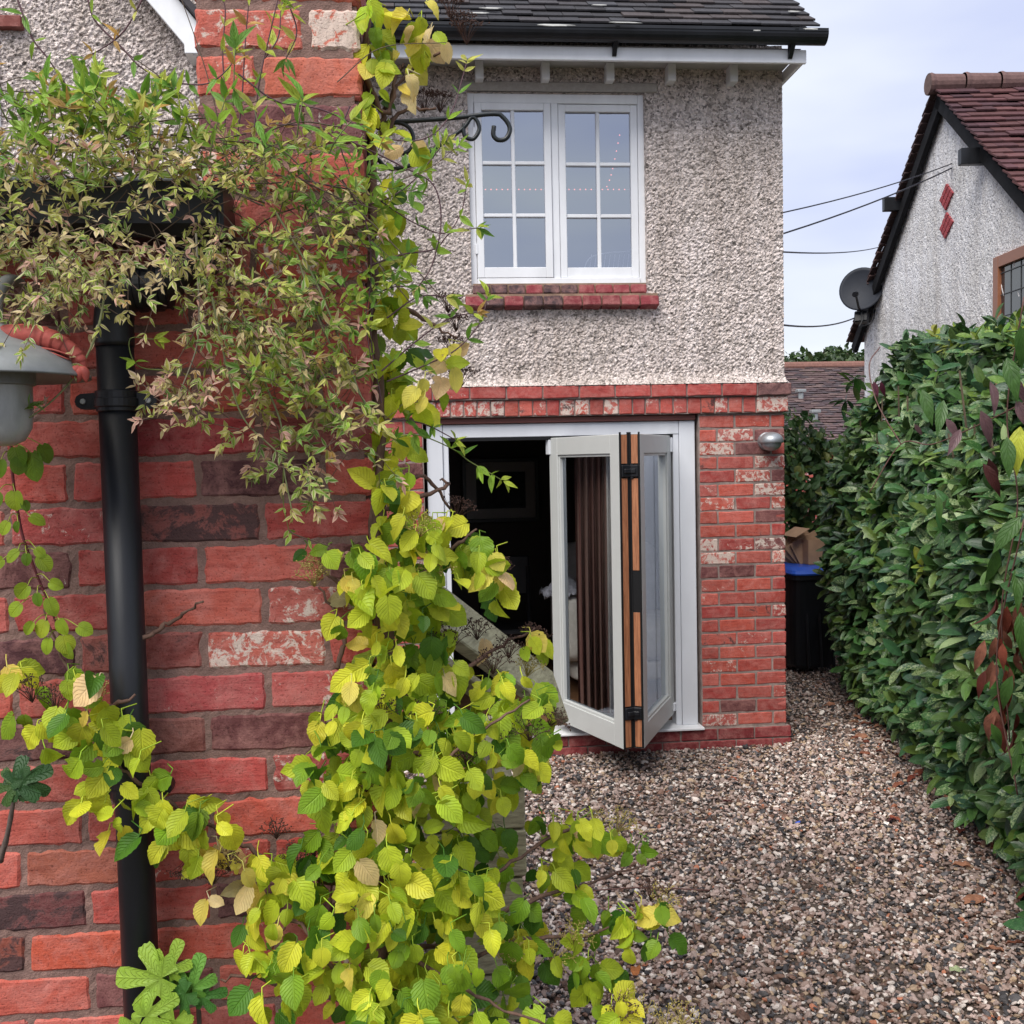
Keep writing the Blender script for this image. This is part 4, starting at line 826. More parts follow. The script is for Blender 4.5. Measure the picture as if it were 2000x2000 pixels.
# ------------------------------------------------------------------ neighbour's house beyond the hedge
nc = np.array([4.94, 11.0, 0]); G = np.array([.1, 1, 0])/math.hypot(.1, 1); GN = np.array([-1, .1, 0])/math.hypot(.1, 1)    # along the gable, out of the gable
nh = thing('neighbour_house', tuple(nc), 'white roughcast house with red tiled roof and two red diamonds on its gable', 'house')
frn = (nc, -G, np.array([0, 0, 1.]))      # u runs towards the camera
def gpt(px, py):
    d = _ray(px, py); s = ((nc-CAM)@GN)/(d@GN); P = CAM+d*s; return (P-nc)@(-G), P[2]
ua, za_ = gpt(1785, 180); ue = 0.0; ze = 3.17; un = 2*ua
mb = MB(); st = .05
us = np.arange(0, un+.01, un/120); zs_ = np.linspace(0, 1, 80)
U_, T_ = np.meshgrid(us, zs_, indexing='ij'); top = ze+(za_-ze)*(1-np.abs(us-ua)/ua); Z_ = T_*top[:, None]; nn = rng.normal(0, .0016, U_.shape)
P = nc+U_[..., None]*(-G)+Z_[..., None]*np.array([0, 0, 1.])+nn[..., None]*GN; k = 80; i, j = np.meshgrid(np.arange(len(us)-1), np.arange(79), indexing='ij')
mb.add(P, [np.stack([i*k+j, (i+1)*k+j, (i+1)*k+j+1, i*k+j+1], -1).reshape(-1, 4)[:, ::-1]])
mb.add([nc, nc+np.array([0, 0, ze]), nc+np.array([0, 0, ze])-GN*8, nc-GN*8], [[[0, 1, 2, 3]]]); e_ = nc-G*un
mb.add([e_, e_+np.array([0, 0, ze]), e_+np.array([0, 0, ze])-GN*8, e_-GN*8], [[[3, 2, 1, 0]]]); mb.build('gable_wall', M['dashwhite'], nh)
rise = (za_-ze)/ua; an = math.atan(rise); redp = [(.075, .032, .036), (.09, .036, .038), (.065, .03, .036), (.10, .042, .042)]
eaveN = nc-G*(un+.25)+np.array([0, 0, ze-.25*rise+.05])+GN*.12
tiles('roof_slope', eaveN, -GN, G*math.cos(an)+np.array([0, 0, math.sin(an)]), int((ua+.2)/math.cos(an)/.105), 6, .105, .17, redp, M['roofred'], nh, thick=.016, lift=.03, wob=.008)
eaveF = nc+G*.25+np.array([0, 0, ze-.25*rise+.05])-GN*5.88
tiles('roof_slope', eaveF, GN, -G*math.cos(an)+np.array([0, 0, math.sin(an)]), int((ua+.2)/math.cos(an)/.105), 6, .105, .17, [(.10, .06, .055), (.08, .05, .05)], M['roofred'], nh, thick=.016, lift=.03, wob=.008)
for s_, (u0, u1) in enumerate(((-.22, ua), (un+.22, ua))):
    A_ = nc-G*u0+np.array([0, 0, ze+(0-.22)*rise]); B2 = nc-G*u1+np.array([0, 0, za_]); dd = B2-A_; Ln = np.linalg.norm(dd); dd /= Ln; up = np.cross(dd, GN); up = up if up[2] > 0 else -up
    mb = MB(); mb.obox((A_+B2)/2+GN*.05-up*.05, (Ln, .05, .11), np.column_stack([dd, GN, up]), .005); mb.build('bargeboard', M['tar'], nh)
mb = MB(); apx = nc-G*ua+np.array([0, 0, za_+.10])
for q in range(18):
    c0 = apx+GN*(.16-q*.31); mb.lathe([(.092, 0), (.096, .02), (.086, .05), (.080, .28), (.080, .30)], c0, -GN, 16, col=np.array((.12, .07, .065))*random.uniform(.85, 1.15))
mb.lathe([(0, -.002), (.088, -.001), (.09, .01)], apx+GN*.16, -GN, 16, col=(.14, .09, .08)); mb.build('ridge_tiles', M['roofred'], nh, smooth=False)
for (ax_, ay_, bx_, by_, lx, rx_) in ((1788, 345, 1786, 398, 1775, 1801), (1788, 399, 1785, 452, 1775, 1801)):
    T1 = gpt(ax_, ay_); B1 = gpt(bx_, by_); Lp = gpt(lx, (ay_+by_)/2+7); Rp = gpt(rx_, (ay_+by_)/2-8)
    mb = MB()
    def pp_(q, o_=.012): return nc-G*q[0]+np.array([0, 0, q[1]])+GN*o_
    cor = [T1, Lp, B1, Rp]
    for a_ in range(3):
        for b_ in range(3):
            def bl(s, t): return tuple((1-s)*((1-t)*np.array(cor[0])+t*np.array(cor[1]))+s*((1-t)*np.array(cor[3])+t*np.array(cor[2])))
            g_ = .03; q = [bl(a_/3+g_, b_/3+g_), bl((a_+1)/3-g_, b_/3+g_), bl((a_+1)/3-g_, (b_+1)/3-g_), bl(a_/3+g_, (b_+1)/3-g_)]
            V = [pp_(v, .016) for v in q]+[pp_(v, -.02) for v in q]; mb.add(V, [[[3, 2, 1, 0], [0, 1, 5, 4], [1, 2, 6, 5], [2, 3, 7, 6], [3, 0, 4, 7]]], col=(.36, .07, .08))
    mb.build('brick_diamond', M['roofred'], nh)
# brackets (purlin ends) and window
for px, py in ((1709, 385), (1862, 295)):
    u_, z_ = gpt(px, py); c0 = nc-G*u_+np.array([0, 0, z_])+GN*.1; mb = MB(); mb.obox(c0, (.07, .24, .13), np.column_stack([G, GN, [0, 0, 1]]), .004); mb.build('purlin_end', M['black'], nh)
u0, z1 = gpt(1880, 487); u1 = u0+1.3; z0 = z1-1.25
def gbox(mb, ua_, ub_, oa, ob, za, zb, c=.004, **k): mb.obox(nc-G*(ua_+ub_)/2+GN*(oa+ob)/2+np.array([0, 0, (za+zb)/2]), (abs(ub_-ua_), abs(ob-oa), abs(zb-za)), np.column_stack([G, GN, [0, 0, 1]]), c, **k)
mb = MB()
for a_, b_, c_, d_ in ((u0, u0+.09, z0, z1), (u1-.09, u1, z0, z1), (u0+.09, u1-.09, z1-.09, z1), (u0+.09, u1-.09, z0, z0+.09), ((u0+u1)/2-.04, (u0+u1)/2+.04, z0+.09, z1-.09)): gbox(mb, a_, b_, -.03, .03, c_, d_)
wn = mb.build('window', M['brownframe'], nh); mb = MB(); gbox(mb, u0+.05, u1-.05, -.012, .002, z0+.05, z1-.05, 0); mb.build('pane', simple('leaded_glass', (.03, .035, .04), .04, 1.0), wn)
mb = MB()
for q in range(1, 7): gbox(mb, u0+.09+q*.16, u0+.095+q*.16, .003, .007, z0+.09, z1-.09, 0)
for q in range(1, 7): gbox(mb, u0+.09, u1-.09, .008, .011, z0+.09+q*.17, z0+.095+q*.17, 0)
mb.build('leading', M['lead'], wn)

# satellite dish
sp_ = at(1626, 548, 10.6); t = thing('satellite_dish', sp_, 'dark grey oval satellite dish on the corner of the white neighbouring house', 'satellite dish')
ax = np.array([-.55, -.80, .25]); ax /= np.linalg.norm(ax); sx = np.cross([0, 0, 1], ax); sx /= np.linalg.norm(sx); uz = np.cross(ax, sx)
mb = MB(); V = []; n = 36; rings = 8
rw = .225; rh = .24
for r in range(rings+1):
    q = r/rings; an_ = np.arange(n)*2*math.pi/n; V.append(sp_+(q*rw*np.cos(an_))[:, None]*sx+(q*rh*np.sin(an_))[:, None]*uz+ax*(.05*q*q))
F = []
for r in range(rings):
    for j in range(n): F.append([r*n+j, r*n+(j+1) % n, (r+1)*n+(j+1) % n, (r+1)*n+j])
Vf = np.vstack(V); nb = len(Vf); rim = [rings*n+j for j in range(n)]
mb.add(np.vstack([Vf, Vf-ax*.008]), [F, [[f[3]+nb, f[2]+nb, f[1]+nb, f[0]+nb] for f in F], [[rim[j], rim[(j+1) % n], rim[(j+1) % n]+nb, rim[j]+nb] for j in range(n)]]); mb.build('reflector', M['dish'], t, smooth=True)
low = sp_-uz*rh*.95; foc = sp_-uz*.16+ax*.30; mb = MB(); mb.tube([low, low+ax*.12-uz*.01, foc], .012, 8); mb.build('arm', M['black'], t)
mb = MB(); mb.lathe([(0, -.05), (.028, -.05), (.03, .0), (.02, .01), (.018, .05), (0, .05)], foc, sp_-foc, 12); mb.build('receiver', M['black'], t)
wl = nc+np.array([.0, -.35, sp_[2]-.05]); wl[0] = nc[0]-.04
mb = MB(); mb.tube(smoothpath([sp_-ax*.02, sp_-ax*.1-uz*.05, wl+GN*.1, wl], 5), .018, 8); mb.obox(wl+GN*.01, (.12, .02, .16), np.column_stack([G, GN, [0, 0, 1]]), .003); mb.obox(sp_-ax*.05-uz*.04, (.12, .09, .14), np.column_stack([sx, ax, uz]), .01); mb.build('mount', M['black'], t)
mb = MB(); mb.tube(smoothpath([sp_-uz*.2, sp_-uz*.33+sx*.02, sp_-uz*.40, sp_-uz*.36+sx*.12, wl-np.array([0, 0, .15])], 6), .008, 6); mb.obox(sp_-uz*.28-ax*.06, (.14, .1, .12), np.column_stack([sx, ax, uz]), .01); mb.build('cable', M['black'], t)
# overhead cables
cabs = (((1465, 401, 6.5), (1858, 283, 9.3), 'upper thin cable from the house to the neighbour gable bracket', .005), ((1465, 442, 6.5), (1856, 286, 9.3), 'lower thin cable sloping up to the neighbour gable bracket', .006),
        ((1465, 472, 6.5), (1670, 463, 14), 'thin cable running nearly level behind the neighbour roof', .006), ((1465, 609, 6.6), (1612, 600, 10.5), 'twisted cable running level to the satellite dish', .007))
for a_, b_, lab, r_ in cabs:
    A_, B2 = at(*a_), at(*b_); A_ = A_-(B2-A_)*.05; P = [A_+(B2-A_)*q-np.array([0, 0, .05*4*q*(1-q)]) for q in np.linspace(0, 1, 14)]; mb = MB(); mb.tube(P, r_, 6); tag(mb.build('overhead_cable', M['cable'], smooth=True), lab, 'cable')

# ------------------------------------------------------------------ far cottage, trees, bins
cy = 17.0; ft = at(1560, 696, cy+3); fe = at(1560, 832, cy); xl = at(1300, 830, cy)[0]
t = thing('brick_cottage', (xl, cy, 0), 'red brick cottage with dark tiled roof and two vent pipes beyond the hedge', 'cottage')
mb = MB(); mb.box(xl, xl+9, cy+.1, cy+5, 0, fe[2]-.02); mb.build('wall', brick_mat('far_wall_mortar'), t); 
for p in mb.c: pass
sm = bpy.data.objects[t.children[-1].name]
fb = simple('far_brick', (.36, .10, .07), .85, .2, .25, 3); mb = MB(); fr = FRONT(cy+.08)
for r in range(26):
    zb = fe[2]-.06-r*.083
    for q in range(22):
        xa = at(1480, 860, cy)[0]+q*.225-(.11 if r % 2 else 0); c, ax = brick_look(.1, .4); brick(mb, fr, xa, xa+.213, zb, zb+.071, c=c*1.1, a=ax, nx=1, nz=1, depth=.03, jit=0, rnd=.004)
mb.build('brick_facing', M['brickfar'], t)
sr = (ft-fe); sdir = np.array([0, sr[1], sr[2]]); nr = int(np.linalg.norm(sdir)/.10)+1
tiles('roof', (xl, cy-.05, fe[2]), (1, 0, 0), sdir, nr, 9, .10, .17, [(.085, .06, .065), (.11, .07, .07), (.07, .055, .06), (.13, .09, .085)], M['roofred'], t, thick=.016, lift=.03, wob=.01)
mb = MB(); mb.tube([(xl, cy+3, ft[2]+.05), (xl+9, cy+3, ft[2]+.05)], .1, 10, col=(.2, .1, .08)); mb.build('ridge', M['roofred'], t)
mb = MB(); mb.tube([(xl, cy-.1, fe[2]-.04), (xl+9, cy-.1, fe[2]-.04)], .06, 10); mb.build('gutter', M['black'], t)
for px, py in ((1511, 762), (1538, 802)):
    q = (px, py); f_ = (832-py)/(832-696.); p = at(px, py, cy+3*f_); mb = MB(); mb.tube([p-np.array([0, 0, .1]), p+np.array([0, 0, .22])], .05, 10); mb.obox(p+np.array([0, 0, .24]), (.16, .16, .06), np.eye(3), .01); mb.lathe([(.14, -.06), (.06, .02)], p, (0, 0, 1), 12); mb.build('vent_pipe', M['galv'], t)

def leafproto(L_=1., w=.3, nt_=8, nu=4, fold=.25, droop=.3, shape='ovate', serr=0, wave=0, lobes=None, twist=0, bend=0, bite=0):
    ts = np.linspace(0, 1, nt_+1); us = np.linspace(-1, 1, nu+1); T, U = np.meshgrid(ts, us, indexing='ij')
    if shape == 'ovate': prof = np.interp(ts, [0, .04, .12, .25, .4, .55, .7, .82, .92, 1], [.12, .5, .8, .97, 1, .93, .74, .48, .22, .0])
    elif shape == 'lance': prof = np.interp(ts, [0, .1, .25, .4, .6, .8, .92, 1], [.06, .45, .85, 1, .8, .42, .16, 0])
    elif shape == 'ellipse': prof = np.interp(ts, [0, .08, .25, .5, .75, .9, 1], [.08, .4, .8, 1, .85, .5, 0.02])
    elif shape == 'round': prof = np.interp(ts, [0, .05, .15, .35, .55, .75, .9, 1], [.3, .6, .85, 1, .98, .78, .45, .0])
    if serr: prof = prof*(1+serr*np.where(np.arange(nt_+1) % 2, 1, -1))
    X = U*w*prof[:, None]; Y = T+0*U
    if shape in ('ovate', 'round'): Y = Y-.10*np.abs(U)**1.5*np.clip(1-T*3.2, 0, 1)
    if bite: X = X*np.where((np.abs(T-bite) < .09) & (U > .6), .62, 1)
    Z = fold*np.abs(X)-droop*T**2*.5+wave*np.sin(T*14)*np.abs(U)*.02+twist*X*T; X = X+bend*T**2; k = nu+1
    i, j = np.meshgrid(np.arange(nt_), np.arange(nu), indexing='ij'); F = np.stack([i*k+j, i*k+j+1, (i+1)*k+j+1, (i+1)*k+j], -1).reshape(-1, 4)
    V = np.stack([X, Y, Z], -1).reshape(-1, 3)*L_; UV = np.stack([U, T], -1).reshape(-1, 2)
    return V, [F], UV
def frames(d, n):
    d = d/np.linalg.norm(d, axis=1)[:, None]; s = np.cross(d, n); s /= np.linalg.norm(s, axis=1)[:, None]+1e-9; n2 = np.cross(s, d)
    return np.stack([s, d, n2], -1)
def rdir(n, base, spread): 
    v = np.array(base, float)+rng.normal(0, spread, (n, 3)); return v/np.linalg.norm(v, axis=1)[:, None]
def cols(n, pal, pr, var=.18):
    pal = np.array(pal); pk = rng.choice(len(pal), n, p=np.array(pr)/sum(pr)); return pal[pk]*rng.uniform(1-var, 1+var, (n, 1))*rng.uniform(.93, 1.07, (n, 3))
# trees behind the cottage
def tree(x, y, h, w_, label, dens=5000, kind=0):
    t = thing('tree', (x, y, 0), label, 'tree', 'trees beyond the cottage'); mb = MB()
    mb.tube(smoothpath([(x, y, 0), (x+.1, y, h*.35), (x, y, h*.9)], 6), np.linspace(.25, .04, 13), 8, col=(.08, .06, .045))
    for q in range(9): a_ = random.uniform(0, 6.28); z_ = random.uniform(.4, .8)*h; mb.tube(smoothpath([(x, y, z_), (x+math.cos(a_)*w_*.5, y+math.sin(a_)*w_*.5, z_+.5), (x+math.cos(a_)*w_*.85, y+math.sin(a_)*w_*.85, z_+.9)], 4), np.linspace(.07, .015, 9), 5, col=(.08, .06, .045))
    mb.build('trunk', M['bark'], t)
    cl = [(np.array([x+random.gauss(0, w_*.45), y+random.gauss(0, w_*.4), h*random.uniform(.45, .93)]), random.uniform(.25, .5)*w_) for _ in range(26)]
    n = dens; ci = rng.integers(0, len(cl), n); v = rng.normal(0, 1, (n, 3)); v /= np.linalg.norm(v, axis=1)[:, None]; rr = rng.uniform(.5, 1, n)**.5
    P = np.array([c[0] for c in cl])[ci]+v*rr[:, None]*np.array([c[1] for c in cl])[ci][:, None]*np.array([1, 1, .8]); P[:, 2] = np.minimum(P[:, 2], h+rng.normal(0, .15, n))
    mb = MB(); pr = [leafproto(1, .35, 3, 2)]; s = rng.uniform(.14, .30, n); mb.inst(pr, np.zeros(n, int), frames(rdir(n, (0, 0, 0), 1), rdir(n, (0, -.3, 1), .7))*s[:, None, None], P, cols(n, [(.035, .07, .022), (.05, .09, .03), (.07, .11, .035), (.03, .05, .02)], [3, 3, 2, 2]))
    mb.build('crown', M['farleaf'], t)
for i, (px, py, yy, w_, lab) in enumerate(((1530, 668, 34, 1.5, 'low rounded tree behind the cottage roof, nearest the house wall'), (1556, 650, 36, 1.3, 'tallest dark tree behind the cottage roof'), (1585, 655, 33, 1.4, 'dark bushy tree left of the neighbouring house, behind the cottage'), (1618, 662, 35, 1.9, 'broad green tree half hidden by the white neighbouring house'))):
    p = at(px, py, yy); tree(p[0], yy, p[2], w_, lab)
# leafy shrub against the side, bins, boxes
def shrub(cx, cy_, z0, z1, rx, ry, n, label, pal, name='shrub'):
    t = thing(name, (cx, cy_, 0), label, 'shrub'); mb = MB()
    for q in range(14): a_ = random.uniform(0, 6.28); mb.tube(smoothpath([(cx+random.uniform(-.2, .2), cy_, 0), (cx+math.cos(a_)*rx*.4, cy_+math.sin(a_)*ry*.4, z1*.5), (cx+math.cos(a_)*rx*.8, cy_+math.sin(a_)*ry*.8, z1*random.uniform(.7, .98))], 5), np.linspace(.02, .006, 11), 5, col=(.12, .08, .05))
    mb.build('branches', M['bark'], t); mb = MB()
    v = rng.normal(0, 1, (n, 3)); v /= np.linalg.norm(v, axis=1)[:, None]; rr = rng.uniform(.25, 1, n)**.35*(1+.12*np.sin(v[:, 0]*9+v[:, 2]*7))
    P = np.array([cx, cy_, (z0+z1)/2])+v*rr[:, None]*np.array([rx, ry, (z1-z0)/2]); s = rng.uniform(.05, .10, n)
    mb.inst([leafproto(1, .33, 5, 2), leafproto(1, .4, 5, 2, .4, .6)], rng.integers(0, 2, n), frames(rdir(n, (0, -.3, -.5), .7), v+rng.normal(0, .4, (n, 3))+np.array([0, 0, .4]))*s[:, None, None], P, cols(n, pal, [3, 3, 2, 1]))
    mb.build('foliage', M['farleaf'], t)
shrub(3.35, 9.3, .4, 2.15, .85, .7, 5200, 'dark green leafy shrub filling the gap behind the wheelie bin', [(.03, .075, .02), (.05, .11, .03), (.09, .16, .04), (.16, .2, .05)])
# wheelie bins with cardboard on top
def bin_(x, y, rot, lidcol, label, sc=.84):
    t = thing('wheelie_bin', (x, y, 0), label, 'bin', 'wheelie bins behind the house corner'); c, s_ = math.cos(rot), math.sin(rot); Rm = np.array([[c, -s_, 0], [s_, c, 0], [0, 0, 1]])
    W = lambda p: (np.asarray(p, float)@Rm.T)*sc+np.array([x, y, 0])
    def loft(mb, secs, **k):
        V = []; m_ = 20
        for (z, hx, hy, oy) in secs:
            a_ = np.arange(m_)*2*math.pi/m_+math.pi/4; cc, ss = np.cos(a_), np.sin(a_); V.append(np.stack([hx*np.sign(cc)*np.abs(cc)**.3, oy+hy*np.sign(ss)*np.abs(ss)**.3, np.full(m_, z)], -1))
        F = [[r*m_+j, r*m_+(j+1) % m_, (r+1)*m_+(j+1) % m_, (r+1)*m_+j] for r in range(len(secs)-1) for j in range(m_)]
        mb.add(W(np.vstack(V)), [F, [[(len(secs)-1)*m_+j for j in range(m_)]]], **k)
    mb = MB(); loft(mb, [(.06, .20, .22, .02), (.09, .215, .235, .02), (.55, .25, .28, 0), (.93, .275, .33, -.02), (.94, .295, .35, -.02), (.985, .295, .35, -.02)]); 
    for q in (-.13, 0, .13): mb.obox(W((q, -.285, .5)), (.02, .03, .7), Rm@np.array([[1, 0, 0], [0, 1, .1], [0, -.1, 1]]), .006)
    mb.build('body', M['black'], t)
    mb = MB(); loft(mb, [(.986, .30, .36, -.02), (1.0, .305, .365, -.02), (1.03, .285, .34, -.01), (1.055, .24, .28, .02)]); mb.build('lid', lidcol, t)
    mb = MB(); mb.tube([W((-.24, .36, .97)), W((-.24, .40, .99)), W((.24, .40, .99)), W((.24, .36, .97))], .014, 8); mb.build('handle', M['black'], t)
    for q in (-.23, .23):
        mb = MB(); mb.lathe([(0, -.03), (.09, -.03), (.1, -.015), (.1, .015), (.09, .03), (0, .03)], W((q, .24, .1)), Rm@np.array([1, 0, 0]), 20); mb.build('wheel', M['blackrub'], t)
    return t
b0 = atz(1580, 1262); zb = at(1560, 1075, 7.6)
bx_ = at(1519, 1100, 8.2)[0]; bin_(bx_, 8.2, .1, M['blueplastic'], 'black wheelie bin with a bright blue lid between the house corner and the hedge')
bin_(bx_+.35, 8.95, -.05, M['black'], 'second wheelie bin, all black, behind the blue lidded one')
def carton(x, y, z, w_, d_, h_, rot, label, open_=True):
    t = thing('cardboard_box', (x, y, z), label, 'cardboard box'); c, s_ = math.cos(rot), math.sin(rot); Rm = np.array([[c, -s_, 0], [s_, c, 0], [0, 0, 1]]); P = lambda *p: np.array(p)@Rm.T+np.array([x, y, z])
    mb = MB(); q = .006
    for cen, sz in (((0, -d_/2, h_/2), (w_, q, h_)), ((0, d_/2, h_/2), (w_, q, h_)), ((-w_/2, 0, h_/2), (q, d_, h_)), ((w_/2, 0, h_/2), (q, d_, h_)), ((0, 0, .004), (w_, d_, q))): mb.obox(P(*cen), sz, Rm)
    mb.build('carton', M['card'], t); mb = MB()
    for sg, tl in ((-1, .5), (1, -.7)): mb.obox(P(sg*(w_/2+.05), 0, h_-.06*sg), (.14, d_, .005), Rm@np.array([[math.cos(tl), 0, -math.sin(tl)], [0, 1, 0], [math.sin(tl), 0, math.cos(tl)]]))
    mb.build('flap', M['card'], t); return t
cb = at(1518, 1050, 8.1); carton(at(1540, 1050, 8.25)[0], 8.25, .89, .27, .26, .20, .1, 'brown cardboard box resting on the bins beside the hedge')
t = tag(None, None) if False else None
mb = MB(); c0 = at(1508, 1060, 8.3)
for q in range(4): mb.obox(c0+np.array([.02*q, -.03*q, .08]), (.30, .006, .24), np.array([[math.cos(.5+.2*q), 0, math.sin(.5+.2*q)], [0, 1, 0], [-math.sin(.5+.2*q), 0, math.cos(.5+.2*q)]]))
tag(mb.build('cardboard_sheets', M['card']), 'flattened brown cardboard sheets leaning on the blue lidded bin', 'cardboard')

# ------------------------------------------------------------------ laurel hedge
HP = np.array([(1.66, 1.2), (2.22, 3.25), (2.45, 3.75), (2.65, 4.7), (2.90, 5.75), (3.10, 6.9), (3.16, 7.35)])
def hedge():
    t = thing('laurel_hedge', (2.9, 5, 0), 'tall dense green laurel hedge with glossy leaves along the gravel path', 'hedge')
    seg = np.linalg.norm(np.diff(HP, axis=0), axis=1); cum = np.concatenate([[0], np.cumsum(seg)]); Lh = cum[-1]
    def base(s): return np.stack([np.interp(s, cum, HP[:, 0]), np.interp(s, cum, HP[:, 1])], -1)
    def topz(s): y = base(s)[..., 1]; return np.interp(y, [1, 3.6, 4.7, 5.6, 8], [2.06, 2.13, 2.27, 2.40, 2.50])
    nrm = np.array([-.97, .24])
    # added dark core box, stops the view passing through between the leaves
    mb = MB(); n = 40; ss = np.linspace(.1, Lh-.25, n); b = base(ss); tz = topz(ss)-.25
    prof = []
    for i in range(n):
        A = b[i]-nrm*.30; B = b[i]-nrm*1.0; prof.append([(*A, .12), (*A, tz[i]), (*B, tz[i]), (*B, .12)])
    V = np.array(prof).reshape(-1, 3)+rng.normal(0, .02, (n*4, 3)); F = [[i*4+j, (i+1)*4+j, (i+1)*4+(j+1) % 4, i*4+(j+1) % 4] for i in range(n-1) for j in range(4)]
    mb.add(V, [F, [[0, 1, 2, 3], [(n-1)*4+3, (n-1)*4+2, (n-1)*4+1, (n-1)*4]]]); mb.build('dark_core', simple('dark_core', (.012, .018, .008), .95, .1, .6, 30, 1, 40, 0, .03), t)
    mb = MB()
    for i in range(60):
        s = random.uniform(.1, Lh-.1); p = base(np.array(s)); q = p-nrm*random.uniform(.1, .3); mb.tube(smoothpath([(*q, 0), (q[0]+random.gauss(0, .05), q[1]+random.gauss(0, .05), .3), (q[0]-.12, q[1], .8), (q[0]-random.uniform(.05, .25), q[1]+random.gauss(0, .1), random.uniform(1.2, 2.2))], 4), np.linspace(.014, .005, 13), 5, col=(.1, .075, .05))
    mb.build('stems', M['bark'], t)
    # shoots: each a sprig of leaves around a short stem
    protos = [leafproto(1, .19, 6, 2, .35, .25, 'ellipse'), leafproto(1, .17, 6, 2, .25, .5, 'ellipse'), leafproto(1, .21, 6, 2, .45, .1, 'ellipse')]
    P, Dr, Nn, S, C, A = [], [], [], [], [], []
    def shoots(cnt, face):
        for _ in range(cnt):
            s = random.uniform(0, Lh)**1.0; b = base(np.array(s)); tz = float(topz(np.array(s)))
            if face == 'side':
                z = random.uniform(.10, tz); bulge = .10*math.sin(min(1, z/tz)*math.pi)-.42*(z/tz)**6+.06*mnoise.noise(Vector((s*1.6, z*1.6, 3)))*2; rr = -random.expovariate(12)
                p = np.array([*(b+nrm*(bulge+rr)), z]); out = np.array([nrm[0], nrm[1]-.35, random.uniform(-.25, .5)]); topk = 0
                if z < .3: out[2] += .1
            elif face == 'top':
                w_ = random.uniform(.25, .95); p = np.array([*(b-nrm*w_), tz+random.gauss(-.03, .04)+.05*mnoise.noise(Vector((s*2, w_*2, 8)))]); out = np.array([nrm[0]*.4, nrm[1]*.4-.2, 1.0]); topk = 1
            else:
                w_ = random.uniform(0, .9); p = np.array([*(base(np.array(Lh))-nrm*w_), random.uniform(.1, tz)]); p[1] += random.gauss(0.05, .05); out = np.array([0, 1, .3]); topk = 0
            out = out+np.array([random.gauss(0, .35) for _ in range(3)]); out /= np.linalg.norm(out); tall = topk and random.random() < .12
            k = random.randint(5, 8) if not tall else 9; sl = random.uniform(.05, .12) if not tall else random.uniform(.10, .18)
            if tall: out = np.array([random.gauss(0, .2), random.gauss(0, .2), 1.])
            ax = np.cross(out, [0, 0, 1.]) if abs(out[2]) < .95 else np.array([1., 0, 0]); ax /= np.linalg.norm(ax); ay = np.cross(out, ax)
            young = tall or (topk and random.random() < .10) or random.random() < .012
            basec = np.array(random.choice([(.045, .125, .038), (.055, .145, .038), (.07, .17, .038), (.10, .20, .04), (.05, .125, .055)])) if not young else np.array(random.choice([(.20, .30, .03), (.14, .26, .03), (.28, .34, .05)]))
            for q in range(k):
                a_ = q*2.4+random.random(); op = random.uniform(.5, 1.25)*(1 if not tall else .7); d = out*math.cos(op)+(ax*math.cos(a_)+ay*math.sin(a_))*math.sin(op)
                d = d+np.array([0, 0, -.15 if not tall else .1]); P.append(p+out*sl*q/k); Dr.append(d); Nn.append(out*.7+np.array([-.2, -.3, .75])+np.array([random.gauss(0, .25) for _ in range(3)]))
                S.append(random.uniform(.085, .145)*(1 if not young else .75)); C.append(basec*random.uniform(.6, 1.35)*np.array([random.uniform(.8, 1.3), 1, random.uniform(.8, 1.3)])); A.append((max(0, random.gauss(.35, .4)) if not young else 0, 0, 0))
    shoots(3300, 'side'); shoots(750, 'top'); shoots(130, 'end')
    n = len(P); mb = MB(); mb.inst(protos, rng.integers(0, 3, n), frames(np.array(Dr), np.array(Nn))*np.array(S)[:, None, None], np.array(P), np.array(C), np.array(A))
    o = mb.build('foliage', M['laurel'], t, smooth=True)
    return base, topz, nrm, Lh
hb, htz, hn, HL = hedge()
# evergreen clematis scrambling over the near end of the hedge: long leaves, plum ones, rust-brown dead ones
t = thing('clematis', tuple(at(1900, 1300, 3.4)), 'climber with long plum and green leaves and hanging rust-brown dead leaves on the hedge', 'climber')
mbS = MB(); mbL = MB(); mbD = MB(); lpr = [leafproto(1, .17, 8, 2, .3, .5, 'lance'), leafproto(1, .15, 8, 2, .6, .9, 'lance')]
def addleaves(mb, P, Dv, Nv, S, C, A=None, protos=lpr):
    n = len(P); mb.inst(protos, rng.integers(0, len(protos), n), frames(np.array(Dv, float), np.array(Nv, float))*np.array(S)[:, None, None]*np.stack([rng.uniform(.8, 1.15, n), np.ones(n), rng.uniform(.5, 1.4, n)], -1)[:, None, :], np.array(P, float), np.array(C, float), None if A is None else np.array(A, float))
for pts in (((1932, 560, 3.1), (1900, 780, 3.2), (1920, 950, 3.15), (1890, 1150, 3.2), (1905, 1400, 3.2)), ((1640, 930, 3.75), (1700, 838, 3.7), (1760, 838, 3.6), (1850, 800, 3.4), (1932, 760, 3.2)), ((1700, 838, 3.7), (1655, 760, 3.8), (1640, 690, 3.9), (1660, 655, 4)), ((1932, 980, 3.0), (1880, 1250, 3.15), (1920, 1500, 3.1))):
    P = smoothpath([at(p[0], p[1], p[2]+.22) for p in pts], 8); mbS.tube(P, .0026, 6, col=(.12, .06, .05))
P, Dv, Nv, S, C = [], [], [], [], []
